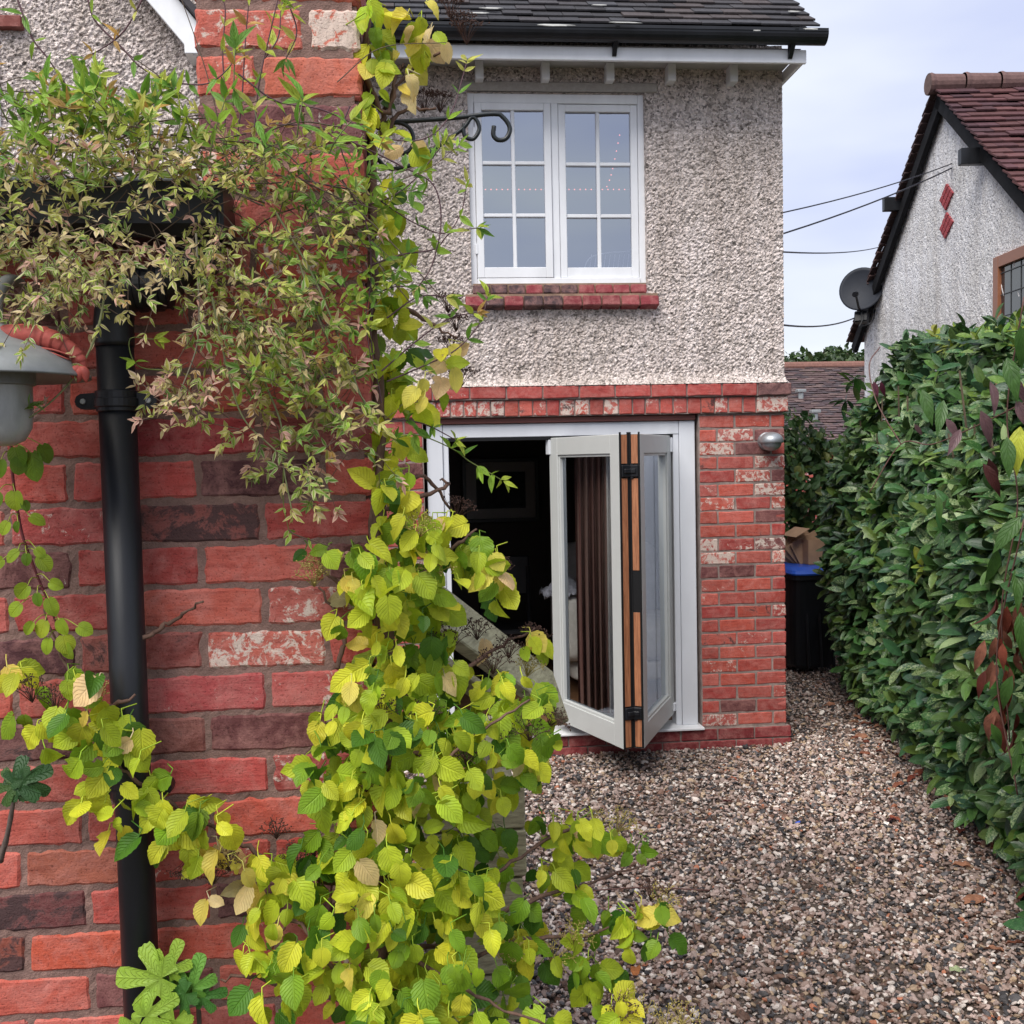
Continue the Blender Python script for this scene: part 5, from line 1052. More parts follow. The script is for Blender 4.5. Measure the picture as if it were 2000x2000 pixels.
for (x, y, Y, s, col) in [(1868, 745, 3.15, .12, 'p'), (1905, 735, 3.15, .11, 'p'), (1850, 800, 3.2, .13, 'p'), (1918, 780, 3.1, .11, 'p'), (1812, 835, 3.3, .11, 'p'), (1785, 815, 3.35, .09, 'p'), (1725, 825, 3.5, .06, 'p'), (1925, 830, 3.1, .16, 'y'), (1900, 850, 3.1, .14, 'g'), (1925, 880, 3.1, .13, 'g'),
        (1648, 745, 3.9, .07, 'd'), (1662, 745, 3.9, .07, 'd'), (1865, 890, 3.2, .15, 'm'), (1855, 900, 3.2, .13, 'm'), (1900, 700, 3.1, .15, 'g'), (1770, 960, 3.4, .1, 'g'), (1740, 760, 3.5, .14, 'g'), (1780, 780, 3.4, .14, 'g'), (1925, 1000, 3.05, .15, 'g'), (1915, 1100, 3.05, .14, 'g'), (1880, 1060, 3.1, .14, 'g'), (1925, 1180, 3.0, .15, 'g'), (1870, 1390, 3.1, .1, 'g'), (1925, 1420, 3.0, .13, 'g'), (1910, 1300, 3.05, .13, 'g'), (1925, 640, 3.1, .15, 'g')]:
    P.append(at(x, y-25, Y+.2)); Dv.append((random.gauss(-.1 if col == 'g' else 0, .35), random.gauss(-.2, .2), -1)); Nv.append((-.5+random.gauss(0, .3), -1, .3)); S.append(s)
    C.append({'p': (.16, .09, .10), 'd': (.10, .02, .04), 'y': (.50, .55, .06), 'g': (.06, .14, .03), 'm': (.09, .03, .03)}[col])
addleaves(mbL, P, Dv, Nv, S, C)
P, Dv, Nv, S, C = [], [], [], [], []
for _ in range(30):
    x, y = random.choice([(1880, 1190), (1865, 1220), (1905, 1230), (1860, 1290), (1885, 1320), (1850, 1330), (1900, 1210), (1925, 1170), (1870, 1380), (1900, 1380)]); P.append(at(x+random.gauss(16, 14), y+random.gauss(-25, 24), 3.42+random.gauss(0, .05)))
    Dv.append((random.gauss(0, .22), random.gauss(0, .2), -1)); Nv.append((random.gauss(-.5, .6), -1, .2)); S.append(random.uniform(.09, .15)); C.append(np.array(random.choice([(.22, .045, .025), (.28, .07, .04), (.14, .03, .02), (.35, .14, .09)])))
addleaves(mbD, P, Dv, Nv, S, C, protos=[lpr[1]])
mbS.build('stem', M['stem'], t, smooth=True); mbL.build('foliage', M['farleaf'], t, smooth=True); mbD.build('dead_leaves', M['dryleaf'], t, smooth=True)

# ------------------------------------------------------------------ fallen leaves on the gravel (each its own thing) and a scrap of blue plastic
dl = [leafproto(1, .2, 8, 4, .5, .6, 'lance', wave=3), leafproto(1, .34, 8, 4, .3, .35, 'ovate', wave=4)]
def fallen(px, py, kind, size, col, label, name='fallen_leaf'):
    p = atz(px, py, .022); mb = MB(); d = np.array([[random.gauss(0, 1), random.gauss(0, 1), .05]]); mb.inst([dl[kind]], np.zeros(1, int), frames(d, np.array([[random.gauss(0, .15), random.gauss(0, .15), 1.]]))*size, np.array([p]), np.array([col], float)); 
    o = mb.build(name, M['dryleaf'], smooth=True); return tag(o, label, 'leaf', 'fallen leaves on the gravel')
SPOT = [(1200, 1825, 1, .055, (.50, .18, .06), 'orange fallen leaf on the gravel by the foot of the yellow climber'), (1242, 1790, 1, .05, (.55, .33, .24), 'pale pink fallen leaf on the gravel by the foot of the climber'), (1378, 1466, 0, .05, (.42, .12, .06), 'small orange leaf on the gravel in front of the brick pier'),
        (1382, 1513, 0, .07, (.10, .02, .025), 'dark maroon leaf on the gravel in front of the doors'), (1675, 1540, 0, .09, (.30, .08, .04), 'rust leaf lying mid path near the hedge, beside a twig'), (1690, 1545, 0, .06, (.10, .03, .03), 'short dark brown leaf lying beside the rust leaf mid path'), (1735, 1465, 0, .07, (.24, .07, .05), 'brown leaf on the path in front of the hedge middle')]
for s_ in SPOT: fallen(*s_)
for i in range(46):
    s = rng.uniform(1.6, HL-.3); b = hb(np.array(s)); p = np.array([b[0]-abs(random.gauss(0, .12))-.02, b[1], .02]); mb = MB(); d = np.array([[random.gauss(0, 1), random.gauss(0, 1), .1]])
    mb.inst([dl[0]], np.zeros(1, int), frames(d, np.array([[random.gauss(0, .4), random.gauss(0, .4), 1.]]))*random.uniform(.07, .12), np.array([p]), np.array([random.choice([(.25, .06, .035), (.33, .12, .07), (.18, .05, .03), (.42, .2, .12)])], float))
    tag(mb.build('fallen_leaf', M['dryleaf'], smooth=True), 'rust-brown curled leaf in the litter along the foot of the hedge', 'leaf', 'leaf litter at the foot of the hedge')
fallen(1795, 1832, 1, .055, (.42, .5, .28), 'pale green fallen leaf on the gravel at the lower right'); fallen(1810, 1955, 1, .05, (.1, .2, .04), 'small green leaf on the gravel at the bottom right edge')
p = atz(1505, 1552, .02); mb = MB(); mb.prism([(-.012, -.006), (.012, -.008), (.014, .005), (-.008, .009)], (p, (1, .2, .3), (0, 1, .1)), .002); tag(mb.build('plastic_scrap', M['blueplastic']), 'tiny scrap of blue plastic lying on the gravel in front of the house', 'litter')
for (a_, b_, lab) in (((1600, 1532), (1662, 1545), 'thin dark twig lying on the gravel mid path'), ((1095, 1682), (1340, 1680), 'thin straight twig on the gravel beside the yellow climber')):
    mb = MB(); A_, B2 = atz(*a_, .025), atz(*b_, .022); mb.tube(smoothpath([A_, (A_+B2)/2+np.array([0, .01, .01]), B2], 6), .003, 6, col=(.12, .06, .05)); tag(mb.build('twig', M['stem'], smooth=True), lab, 'twig')

# ------------------------------------------------------------------ climbing hydrangea
HL_P = [leafproto(1, .43, 12, 4, .22, .45, 'ovate', .035), leafproto(1, .40, 12, 4, .40, .7, 'ovate', .04, wave=1.5), leafproto(1, .45, 12, 4, .12, .25, 'ovate', .035, bend=.1), leafproto(1, .36, 12, 4, .65, .5, 'ovate', .035, twist=.5), leafproto(1, .44, 12, 4, .25, -.3, 'ovate', .04),
        leafproto(1, .38, 12, 4, .9, .9, 'ovate', .04, twist=-.7), leafproto(1, .46, 12, 4, .1, .6, 'ovate', .035, bend=-.12, wave=2), leafproto(1, .42, 12, 4, .3, 1.1, 'ovate', .04, bite=.6), leafproto(1, .41, 12, 4, -.25, .2, 'ovate', .04, twist=.6), leafproto(1, .43, 12, 4, .35, .3, 'ovate', .04, bite=.35, bend=.08)]
YG = [(.70, .72, .045), (.58, .66, .04), (.42, .56, .03), (.22, .38, .022), (.08, .20, .016), (.80, .70, .12), (.82, .62, .30)]
hyd = thing('climbing_hydrangea', tuple(at(720, 1900, NY)*np.array([1, 1, 0])), 'climbing hydrangea with heart shaped yellow-green leaves and dry brown flower heads up the pier corner', 'climber')
mbL = MB(); mbP = MB(); mbB = MB(); heads = []
def hydcluster(x, y, rx, ry, n, Y, dY=.10, pal=(3.5, 4, 5, 3, 1.6, .5, .2), size=(.028, .055), back=True, branch=None):
    n = n if n < 8 else int(n*.98)
    P, Dv, Nv, S, C = [], [], [], [], []; cl = cols(n, YG, pal, .12); c0 = at(x, y, Y)
    for q in range(n):
        r_ = random.random()**.5; a_ = random.uniform(0, 6.283); u_ = r_*math.cos(a_)
        px, py = x+u_*rx, y+r_*math.sin(a_)*ry; Yq = Y+random.uniform(-dY, dY)-(1-r_)*.05; p = at(px, py, Yq)
        d = np.array([u_*.5+random.gauss(0, .48), -.15+random.gauss(0, .32), -1+abs(random.gauss(0, .5))]); nn = np.array([u_*.4+random.gauss(0, .55), -1, random.uniform(-.1, 1.3)])
        s = random.uniform(*size); P.append(p); Dv.append(d); Nv.append(nn); S.append(s)
        depth = (Yq-Y)/dY if dY else 0; C.append(cl[q]*(1 if depth < .4 else np.array([.6, .75, .7])))  # leaves set back get a darker colour, shade of the depth painted in
        # petiole
        dn = d/np.linalg.norm(d); b = p+np.array([random.gauss(0, .014), random.uniform(.022, .045), random.uniform(.004, .022)]); (random.random() < .62) and mbP.tube([p+dn*s*.02, p-dn*.006+np.array([0, .004, .010]), b], [.0011, .0010, .0012], 5, caps=False, col=cl[q]*np.array([.6, .65, .8]))
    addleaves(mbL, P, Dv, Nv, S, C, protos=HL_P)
DG = (1, 2, 3, 4, 3, 0, 0); YP_ = (3, 1, 1, 0, 0, 4, 3)
for a in [
    (700, 40, 22, 45, 9, 2.02, .05, (2, 3, 4, 3, 1, 1, 0)), (706, 120, 22, 50, 9, 2.02, .05, (2, 3, 4, 3, 1, 1, 0)), (715, 190, 26, 40, 7, 2.05, .05), (790, 30, 34, 40, 7, 2.05, .05, YP_), (815, 85, 38, 35, 9, 2.05, .05, YP_), (745, 130, 40, 35, 6, 2.1, .05, YP_), (720, 250, 30, 45, 6, 2.1, .06), (775, 150, 25, 25, 4, 2.05, .05, YP_), (775, 275, 20, 18, 3, 2.0, .04, YP_),
    (745, 370, 35, 40, 10, 2.1, .06), (735, 440, 35, 40, 10, 2.1, .06), (730, 520, 32, 45, 12, 2.1, .06), (725, 600, 34, 45, 14, 2.1, .07), (745, 680, 38, 45, 14, 2.1, .07), (830, 690, 30, 40, 6, 2.05, .05, YP_), (790, 745, 48, 30, 12, 2.0, .06, (4, 3, 1, 0, 0, 3, 1)), (735, 770, 36, 40, 12, 2.1, .07), (735, 850, 38, 45, 18, 2.05, .07), (745, 930, 44, 45, 18, 2.0, .08),
    (705, 925, 25, 25, 5, 1.92, .04), (770, 1000, 70, 40, 26, 1.95, .08), (850, 1010, 40, 45, 16, 2.0, .08), (905, 1050, 40, 45, 16, 2.0, .07), (930, 1110, 22, 30, 6, 2.0, .05), (800, 1070, 80, 45, 32, 1.95, .09), (700, 1060, 45, 40, 16, 1.9, .06), (720, 1130, 60, 45, 26, 1.92, .08), (800, 1150, 50, 45, 18, 2.0, .08), (735, 1210, 55, 45, 20, 1.95, .08),
    (700, 1290, 60, 45, 24, 1.9, .08), (780, 1290, 70, 45, 30, 1.95, .09), (960, 1310, 60, 40, 20, 2.0, .08), (1010, 1345, 40, 45, 14, 2.0, .07), (640, 1350, 40, 45, 16, 1.88, .06), (720, 1380, 75, 50, 34, 1.88, .09), (820, 1380, 80, 50, 38, 1.9, .10), (920, 1390, 80, 50, 36, 1.95, .10), (1000, 1420, 55, 40, 16, 1.98, .08, (3, 3, 2, 1, 0, 2, 1)),
    (610, 1440, 38, 40, 10, 1.88, .05), (680, 1470, 70, 50, 28, 1.88, .08), (780, 1470, 80, 50, 36, 1.9, .10), (880, 1480, 70, 50, 28, 1.95, .10), (970, 1480, 50, 40, 14, 2.0, .08), (610, 1490, 36, 30, 8, 1.86, .04), (700, 1560, 70, 50, 26, 1.88, .09), (800, 1560, 80, 50, 20, 1.95, .10, DG), (880, 1570, 60, 45, 14, 2.1, .10, DG), (820, 1500, 20, 30, 3, 1.75, .03),
    (640, 1640, 60, 40, 18, 1.86, .06), (720, 1650, 80, 50, 32, 1.86, .09), (820, 1660, 70, 50, 24, 1.9, .10, DG), (900, 1660, 70, 50, 24, 2.0, .12, DG), (960, 1600, 40, 40, 10, 2.1, .1, DG), (1030, 1560, 40, 30, 10, 2.1, .06), (1090, 1560, 50, 30, 12, 2.1, .05), (1135, 1590, 40, 30, 8, 2.15, .05, YP_), (1060, 1650, 55, 45, 18, 2.1, .07, (3, 3, 3, 3, 1, 0, 0)), (1100, 1690, 30, 35, 6, 2.1, .05, DG),
    (1195, 1600, 30, 22, 9, 2.3, .05, DG), (870, 1590, 30, 40, 6, 2.0, .05, DG), (700, 1740, 80, 50, 32, 1.84, .09), (790, 1750, 80, 50, 30, 1.86, .10), (880, 1730, 70, 45, 24, 1.9, .10, (3, 3, 3, 2, 1, 1, 0)), (960, 1740, 60, 50, 20, 2.0, .1, DG), (1020, 1790, 60, 40, 14, 2.05, .08, DG), (1100, 1800, 50, 45, 10, 2.05, .07, DG), (1150, 1740, 30, 20, 6, 2.1, .05, DG), (1130, 1850, 40, 30, 10, 2.05, .05, DG),
    (600, 1790, 60, 40, 14, 1.82, .05), (500, 1740, 55, 40, 10, 1.85, .03), (480, 1790, 40, 30, 6, 1.84, .03), (540, 1850, 40, 40, 9, 1.78, .04), (500, 1890, 50, 30, 8, 1.78, .04), (640, 1860, 50, 40, 14, 1.82, .06), (730, 1840, 80, 50, 32, 1.82, .09), (840, 1840, 70, 50, 28, 1.84, .09), (930, 1860, 60, 45, 16, 1.9, .09, DG), (760, 1920, 120, 35, 36, 1.8, .08), (900, 1930, 60, 25, 10, 1.85, .08), (1010, 1925, 40, 18, 8, 1.9, .04),
    (1160, 1915, 40, 30, 7, 1.8, .04), (1185, 1740, 24, 28, 7, 2.05, .04, DG), (1225, 1720, 28, 30, 7, 2.0, .04, (3, 3, 2, 2, 1, 1, 0)), (1245, 1765, 20, 25, 4, 2.0, .03, DG), (1195, 1780, 18, 20, 3, 2.0, .03, DG),
    (812, 1120, 30, 40, 10, 2.02, .05), (818, 1220, 36, 36, 12, 2.0, .05), (835, 1265, 40, 30, 10, 2.0, .05), (832, 1330, 34, 34, 12, 2.02, .05),
    # spray crossing the down pipe
    (110, 1290, 45, 25, 4, 1.9, .03), (190, 1275, 24, 24, 2, 1.88, .02), (20, 1280, 28, 24, 5, 1.92, .03, (4, 2, 1, 0, 0, 3, 0)), (35, 1340, 14, 22, 2, 1.9, .02, DG), (130, 1350, 45, 45, 9, 1.88, .03), (190, 1370, 50, 50, 12, 1.87, .04), (230, 1380, 40, 40, 7, 1.86, .03), (90, 1400, 30, 40, 4, 1.88, .02), (160, 1440, 50, 40, 8, 1.86, .04), (240, 1450, 50, 40, 9, 1.85, .04), (175, 1510, 35, 35, 5, 1.85, .03), (230, 1545, 40, 35, 6, 1.85, .03), (270, 1590, 16, 16, 1, 1.84, .01),
    (310, 1500, 45, 40, 9, 1.86, .03), (345, 1530, 50, 36, 10, 1.86, .04), (390, 1550, 45, 40, 9, 1.85, .03), (330, 1580, 40, 30, 6, 1.87, .03, DG), (400, 1610, 45, 40, 8, 1.86, .03, (2, 1, 1, 0, 0, 4, 3)), (450, 1640, 50, 40, 7, 1.87, .03, (2, 1, 1, 0, 0, 3, 3)), (520, 1650, 50, 45, 13, 1.87, .04), (570, 1640, 45, 45, 10, 1.88, .04), (610, 1580, 30, 30, 4, 1.88, .03), (600, 1700, 40, 30, 5, 1.86, .03), (385, 1690, 14, 20, 2, 1.86, .01, (0, 0, 0, 0, 0, 1, 3)),
    (600, 1040, 30, 22, 3, 1.92, .02), (665, 1080, 36, 30, 7, 1.9, .03), (660, 1150, 30, 40, 6, 1.9, .04), (1000, 1215, 22, 18, 5, 2.1, .03), (950, 1090, 12, 16, 2, 1.98, .02, YP_), (905, 1205, 10, 14, 1, 2.1, .01, (0, 0, 0, 0, 0, 0, 1)), (650, 1040, 20, 20, 3, 1.9, .02), (840, 660, 20, 26, 3, 2.05, .03, YP_)]: hydcluster(*a)
def br(pts, r0, r1, col=(.13, .075, .055)):
    P = smoothpath([at(*p) for p in pts], 7); P = P+rng.normal(0, .0022, P.shape); mbB.tube(P, np.linspace(r0, r1, len(P))*(1+.15*rng.normal(0, 1, len(P))), 7, col=col); return P
for k_ in range(4):
    o_ = k_*9-10; br([(735+o_, 1990, 1.95), (728+o_*1.3, 1800, 1.93), (735-o_, 1600, 1.94), (722+o_, 1400, 1.96), (728-o_, 1200, 1.97), (712+o_, 1000, 2.0), (718-o_*.4, 800, 2.03), (700+o_*.5, 560, 2.04), (705, 330, 2.06), (690+o_*.3, 120, 2.05), (700, -40, 2.05)], .013-k_*.002, .004)
BR_ = [((725, 1450, 1.95), (780, 1420, 1.9), (830, 1440, 1.85), (900, 1380, 1.85), (1000, 1320, 1.9)), ((730, 1640, 1.93), (650, 1640, 1.9), (560, 1650, 1.9), (470, 1600, 1.9), (400, 1560, 1.9), (300, 1500, 1.9), (220, 1440, 1.9), (180, 1370, 1.9), (120, 1240, 1.93), (80, 1150, 1.94)),
    ((730, 1680, 1.93), (620, 1665, 1.92), (540, 1640, 1.92), (470, 1640, 1.92)), ((735, 1750, 1.93), (850, 1690, 1.95), (950, 1640, 2.0), (1060, 1570, 2.08), (1140, 1560, 2.12)), ((740, 1800, 1.93), (880, 1760, 1.95), (1000, 1700, 2.0), (1130, 1660, 2.15), (1260, 1615, 2.3)), ((745, 1860, 1.93), (900, 1800, 1.95), (1000, 1770, 2.0), (1120, 1760, 2.05), (1240, 1710, 2.05)),
    ((740, 1700, 1.9), (780, 1800, 1.85), (900, 1880, 1.8), (1030, 1932, 1.8)), ((740, 1900, 1.93), (640, 1840, 1.85), (560, 1740, 1.85), (500, 1790, 1.84)), ((725, 1880, 1.93), (600, 1880, 1.9), (470, 1840, 1.88), (420, 1850, 1.88)), ((720, 1130, 1.97), (800, 1080, 1.95), (870, 1020, 2.0), (900, 1000, 2.02)), ((715, 1100, 1.97), (640, 1100, 1.93), (600, 1060, 1.93)),
    ((725, 1330, 1.95), (860, 1270, 2.0), (960, 1210, 2.08), (1010, 1190, 2.1)), ((715, 240, 2.05), (740, 180, 2.07), (790, 120, 2.07), (850, 90, 2.05)), ((715, 260, 2.05), (760, 210, 2.07), (820, 205, 2.05)), ((690, 150, 2.03), (730, 215, 2.04), (745, 150, 2.05), (760, 120, 2.05)), ((720, 560, 2.05), (800, 600, 2.07), (860, 640, 2.05)), ((725, 930, 2.0), (800, 900, 2.03), (850, 960, 2.05)), ((725, 960, 1.97), (840, 920, 2.03), (832, 905, 2.03)),
    ((640, 1260, 1.95), (648, 1190, 1.97), (600, 1110, 1.98)), ((268, 1205, 1.93), (320, 1175, 1.96), (384, 1135, 1.93)), ((200, 1340, 1.9), (255, 1312, 1.88)), ((730, 1560, 1.93), (640, 1500, 1.92), (590, 1480, 1.9))]
for pts in BR_: br(pts, .0055, .0022)
mbL.build('foliage', M['hydleaf'], hyd, smooth=True); mbP.build('petioles', M['stem'], hyd, smooth=True); mbB.build('branches', M['bark'], hyd, smooth=True)
def seedhead(px, py, Y, r=.035, tilt=(0, -.3, 1), n=11, pale=False):
    mb = MB(); c = at(px, py, Y); ax = np.array(tilt, float); ax /= np.linalg.norm(ax); A = np.cross(ax, [0, 1, .1]); A /= np.linalg.norm(A); B = np.cross(ax, A); st = c-ax*r*1.1
    for q in range(n):
        a_ = q*2.4; rr = r*math.sqrt((q+.5)/n); tip = c+(A*math.cos(a_)+B*math.sin(a_))*rr+ax*(.004-rr*.15); mid = st+(tip-st)*.5+ax*r*.1; mb.tube([st, mid, tip], [.0009, .0007, .0005], 4, caps=False)
        for w_ in range(7):
            t2 = tip+(A*random.gauss(0, 1)+B*random.gauss(0, 1)+ax*random.gauss(.3, .5))*.0055; mb.tube([tip-ax*.004, t2], .0004, 3, caps=False); mb.blob(t2, random.uniform(.0011, .0019), sub=0)
    return mb.build('flower_head', M['seedpale'] if pale else M['seed'], hyd)
M['seedpale'] = simple('fading_flower_head', (.30, .24, .07), .8, .3, .4, 80)
for a in [(880, 45, 2.1, .035), (870, 30, 2.1, .03), (800, 175, 2.12, .035), (830, 180, 2.12, .03), (850, 1, 2.1, .03), (845, 560, 2.1, .03), (850, 640, 2.1, .03), (870, 700, 2.08, .03), (860, 600, 2.1, .025), (870, 950, 2.05, .032, (.3, -.3, .9)), (940, 1060, 2.05, .03, (.4, -.4, .9)), (910, 1050, 2.05, .025, (.3, -.3, 1)), (820, 1060, 1.9, .035, (0, -.6, .7), 11, True), (960, 1215, 2.05, .03), (1010, 1190, 2.1, .03, (.3, -.3, 1)), (930, 1240, 2.02, .035), (1000, 1250, 2.08, .03, (.2, -.3, 1), 11, True),
          (850, 1190, 2.0, .04), (900, 1180, 2.05, .03), (1050, 1350, 2.0, .03, (.5, -.4, .8)), (1000, 1370, 1.9, .035, (0, -.5, .9), 11, False), (940, 1375, 1.9, .03, (0, -.5, .9)), (720, 1330, 1.84, .03, (0, -.6, .7)), (590, 1075, 1.9, .035, (0, -.5, .9), 11, True), (600, 1060, 1.9, .03, (0, -.5, .9), 11, True), (790, 985, 1.88, .035, (0, -.6, .8), 11, True), (55, 1290, 1.9, .035), (100, 1310, 1.9, .03), (180, 1310, 1.88, .025, (0, -.5, .9), 9, True), (400, 1640, 1.84, .03), (350, 1650, 1.85, .03, (-.2, -.3, -.9)), (430, 1620, 1.84, .025), (590, 1590, 1.88, .03), (560, 1610, 1.88, .03),
          (1180, 1545, 2.15, .035, (.4, -.3, .8), 11, True), (1130, 1545, 2.1, .03, (.1, -.4, .9), 11, True), (1255, 1690, 2.0, .035, (.3, -.3, .9), 11, True), (1230, 1675, 2.0, .03, (0, -.3, .9), 11, False), (1050, 1790, 2.0, .04, (.2, -.4, .9), 11, True), (1090, 1760, 2.0, .035, (.2, -.4, .9), 11, True), (1190, 1890, 1.8, .035, (0, -.5, .9), 11, True), (1170, 1900, 1.78, .03), (960, 1790, 1.95, .03, (0, -.4, .9), 11, True), (690, 1470, 1.85, .025), (800, 1340, 1.86, .03), (1255, 1925, 1.8, .03, (0, -.5, .9), 11, True), (1290, 1915, 1.85, .03, (0, -.5, .9), 11, True), (520, 1560, 1.95, .025), (880, 1420, 1.86, .025)]: seedhead(*a)

# round-leaved creeper hanging below the barn lamp
cr_ = thing('round_leaved_creeper', tuple(at(60, 1000, 1.93)), 'thin red stemmed creeper with small round green leaves hanging below the barn lamp', 'creeper')
mbL = MB(); mbP = MB(); stem = [(20, 820), (24, 900), (40, 1000), (60, 1060), (80, 1110), (100, 1160), (128, 1240)]
mbB = MB(); mbB.tube(smoothpath([at(x, y, 1.94) for x, y in stem], 8), np.linspace(.0030, .0018, 49), 7, col=(.14, .03, .035)); mbB.build('stem', M['stem'], cr_, smooth=True)
RP = [leafproto(1, .46, 10, 4, .12, .3, 'round'), leafproto(1, .44, 10, 4, .3, .4, 'round')]
P, Dv, Nv, S, C = [], [], [], [], []
for (x, y, s, dx, col) in [(60, 855, .052, .1, 3), (80, 840, .034, .3, 3), (30, 845, .036, .2, 3), (2, 868, .034, -.2, 3), (35, 865, .03, 0, 3), (28, 928, .034, 0, 2), (45, 945, .02, .3, 3), (-4, 930, .03, -.3, 3), (58, 975, .028, .9, 2), (15, 985, .026, -.4, 2), (34, 985, .02, -.2, 3), (68, 1035, .022, .6, 2), (34, 1040, .028, -.7, 2), (50, 1045, .022, 0, 3), (75, 1050, .032, .5, 2), (5, 1055, .024, -.8, 2), (52, 1105, .03, -.6, 2), (95, 1098, .024, .9, 2), (70, 1120, .024, .1, 3), (92, 1130, .034, .3, 2), (38, 1140, .028, -.6, 2), (62, 1175, .026, -.5, 2), (85, 1172, .032, -.3, 1), (112, 1170, .030, .3, 2), (92, 1205, .03, -.2, 2), (120, 1200, .034, .2, 1), (148, 1182, .028, .9, 2), (125, 1215, .03, .2, 2)]:
    p = at(x, y, 1.9); P.append(p); Dv.append((dx, -.1, -1+abs(dx)*.6)); Nv.append((random.gauss(0, .25), -1, random.uniform(.1, .6))); S.append(s); C.append(np.array(YG[col])*random.uniform(.75, 1.0)*np.array([.85, .95, 1])); k_ = min(range(len(stem)), key=lambda i: abs(stem[i][1]-y+12))
    sy_ = [at(a_, b_, 1.94) for a_, b_ in stem]; yy = y-14; sx_ = np.interp(yy, [q[1] for q in stem], [q[0] for q in stem]); b = at(sx_, yy, 1.94); mbP.tube(smoothpath([p, (p+b)/2+np.array([0, -.005, .008]), b], 3), .0009, 5, caps=False, col=(.3, .36, .05))
addleaves(mbL, P, Dv, Nv, S, C, protos=RP); mbL.build('foliage', M['hydleaf'], cr_, smooth=True); mbP.build('petioles', M['stem'], cr_, smooth=True)

# fig: lobed leaves
def figleaf(mb, p, d, nn, s, col):
    d = np.array(d, float); d /= np.linalg.norm(d); sd_ = np.cross(d, nn); sd_ /= np.linalg.norm(sd_); n2 = np.cross(sd_, d)
    lobes = [(0, 1.0, .17), (.98, .82, .15), (-.98, .82, .15), (1.9, .5, .13), (-1.9, .5, .13)]
    out = []; angs = np.linspace(-2.7, 2.7, 71); rr = []
    for a_ in angs:
        v = .36
        for la, ll, lw in lobes:
            da = abs(a_-la); v = max(v, ll*math.exp(-(da/.40)**5)) if da < 1 else v
        rr.append(v*(1+.03*math.sin(a_*40)))
    V = [np.zeros(3)]; UV = [(0, .5)]; K = 5
    for q in range(1, K+1):
        f_ = q/K
        for a_, r_ in zip(angs, rr): x = math.sin(a_)*r_*f_*.95; y = math.cos(a_)*r_*f_; V.append(sd_*x+d*y-n2*(.25*(x*x+y*y))+n2*.08*abs(math.sin(a_*1.3))*f_); UV.append((math.sin(a_*4)*.8, f_))
    m_ = len(angs); T3 = [[0, 1+i, 2+i] for i in range(m_-1)]; F4 = [[1+(q-1)*m_+i, 1+q*m_+i, 1+q*m_+i+1, 1+(q-1)*m_+i+1] for q in range(1, K) for i in range(m_-1)]
    mb.add(np.array(V)*s+p, [T3, F4], col=col, uv=UV)
def fig(loc, label, leaves, stems):
    t = thing('fig_sapling', loc, label, 'fig plant', 'self-sown fig shoots against the brick wall'); mb = MB()
    for px, py, Y, d, s, c in leaves: figleaf(mb, at(px, py, Y), d, (0, -1, .35), s, c)
    mb.build('foliage', M['figleaf'], t, smooth=True); mb = MB()
    for pts in stems: P = smoothpath([at(*p) for p in pts], 6); mb.tube(P, np.linspace(.0055, .0035, len(P))*(1+.15*(np.arange(len(P)) % 4 == 0)), 8, col=(.13, .10, .085))
    mb.build('stem', M['bark'], t, smooth=True)
fig(tuple(at(330, 1990, 1.86)), 'fig shoots with lobed bright green leaves at the foot of the drainpipe', [(305, 1845, 1.84, (-1, 0, .05), .085, (.30, .48, .05)), (318, 1832, 1.85, (.35, 0, 1), .055, (.30, .48, .05)), (332, 1842, 1.86, (.4, 0, -.8), .05, (.08, .20, .035)), (350, 1875, 1.84, (-.5, 0, -.35), .06, (.06, .18, .03)), (362, 1865, 1.85, (.25, 0, 1), .06, (.15, .36, .05)), (380, 1880, 1.85, (1, 0, .1), .045, (.06, .2, .03)), (275, 1918, 1.82, (.9, 0, .5), .06, (.30, .48, .05)), (330, 1925, 1.82, (-.3, 0, -1), .07, (.30, .48, .05)), (262, 1935, 1.82, (-.6, 0, -.6), .05, (.30, .48, .05))],
    [((300, 1990, 1.87), (312, 1930, 1.87), (318, 1840, 1.86)), ((375, 1990, 1.88), (376, 1930, 1.88), (372, 1880, 1.87))])
fig(tuple(at(0, 1620, 1.9)), 'fig shoot with one dark lobed leaf on a bare twig at the left edge', [(28, 1480, 1.88, (.8, 0, .35), .065, (.035, .10, .03)), (30, 1482, 1.88, (-.8, 0, -.1), .05, (.06, .13, .03)), (45, 1470, 1.88, (.7, 0, -.5), .05, (.04, .11, .03))], [((0, 1625, 1.95), (15, 1570, 1.93), (30, 1485, 1.9))])

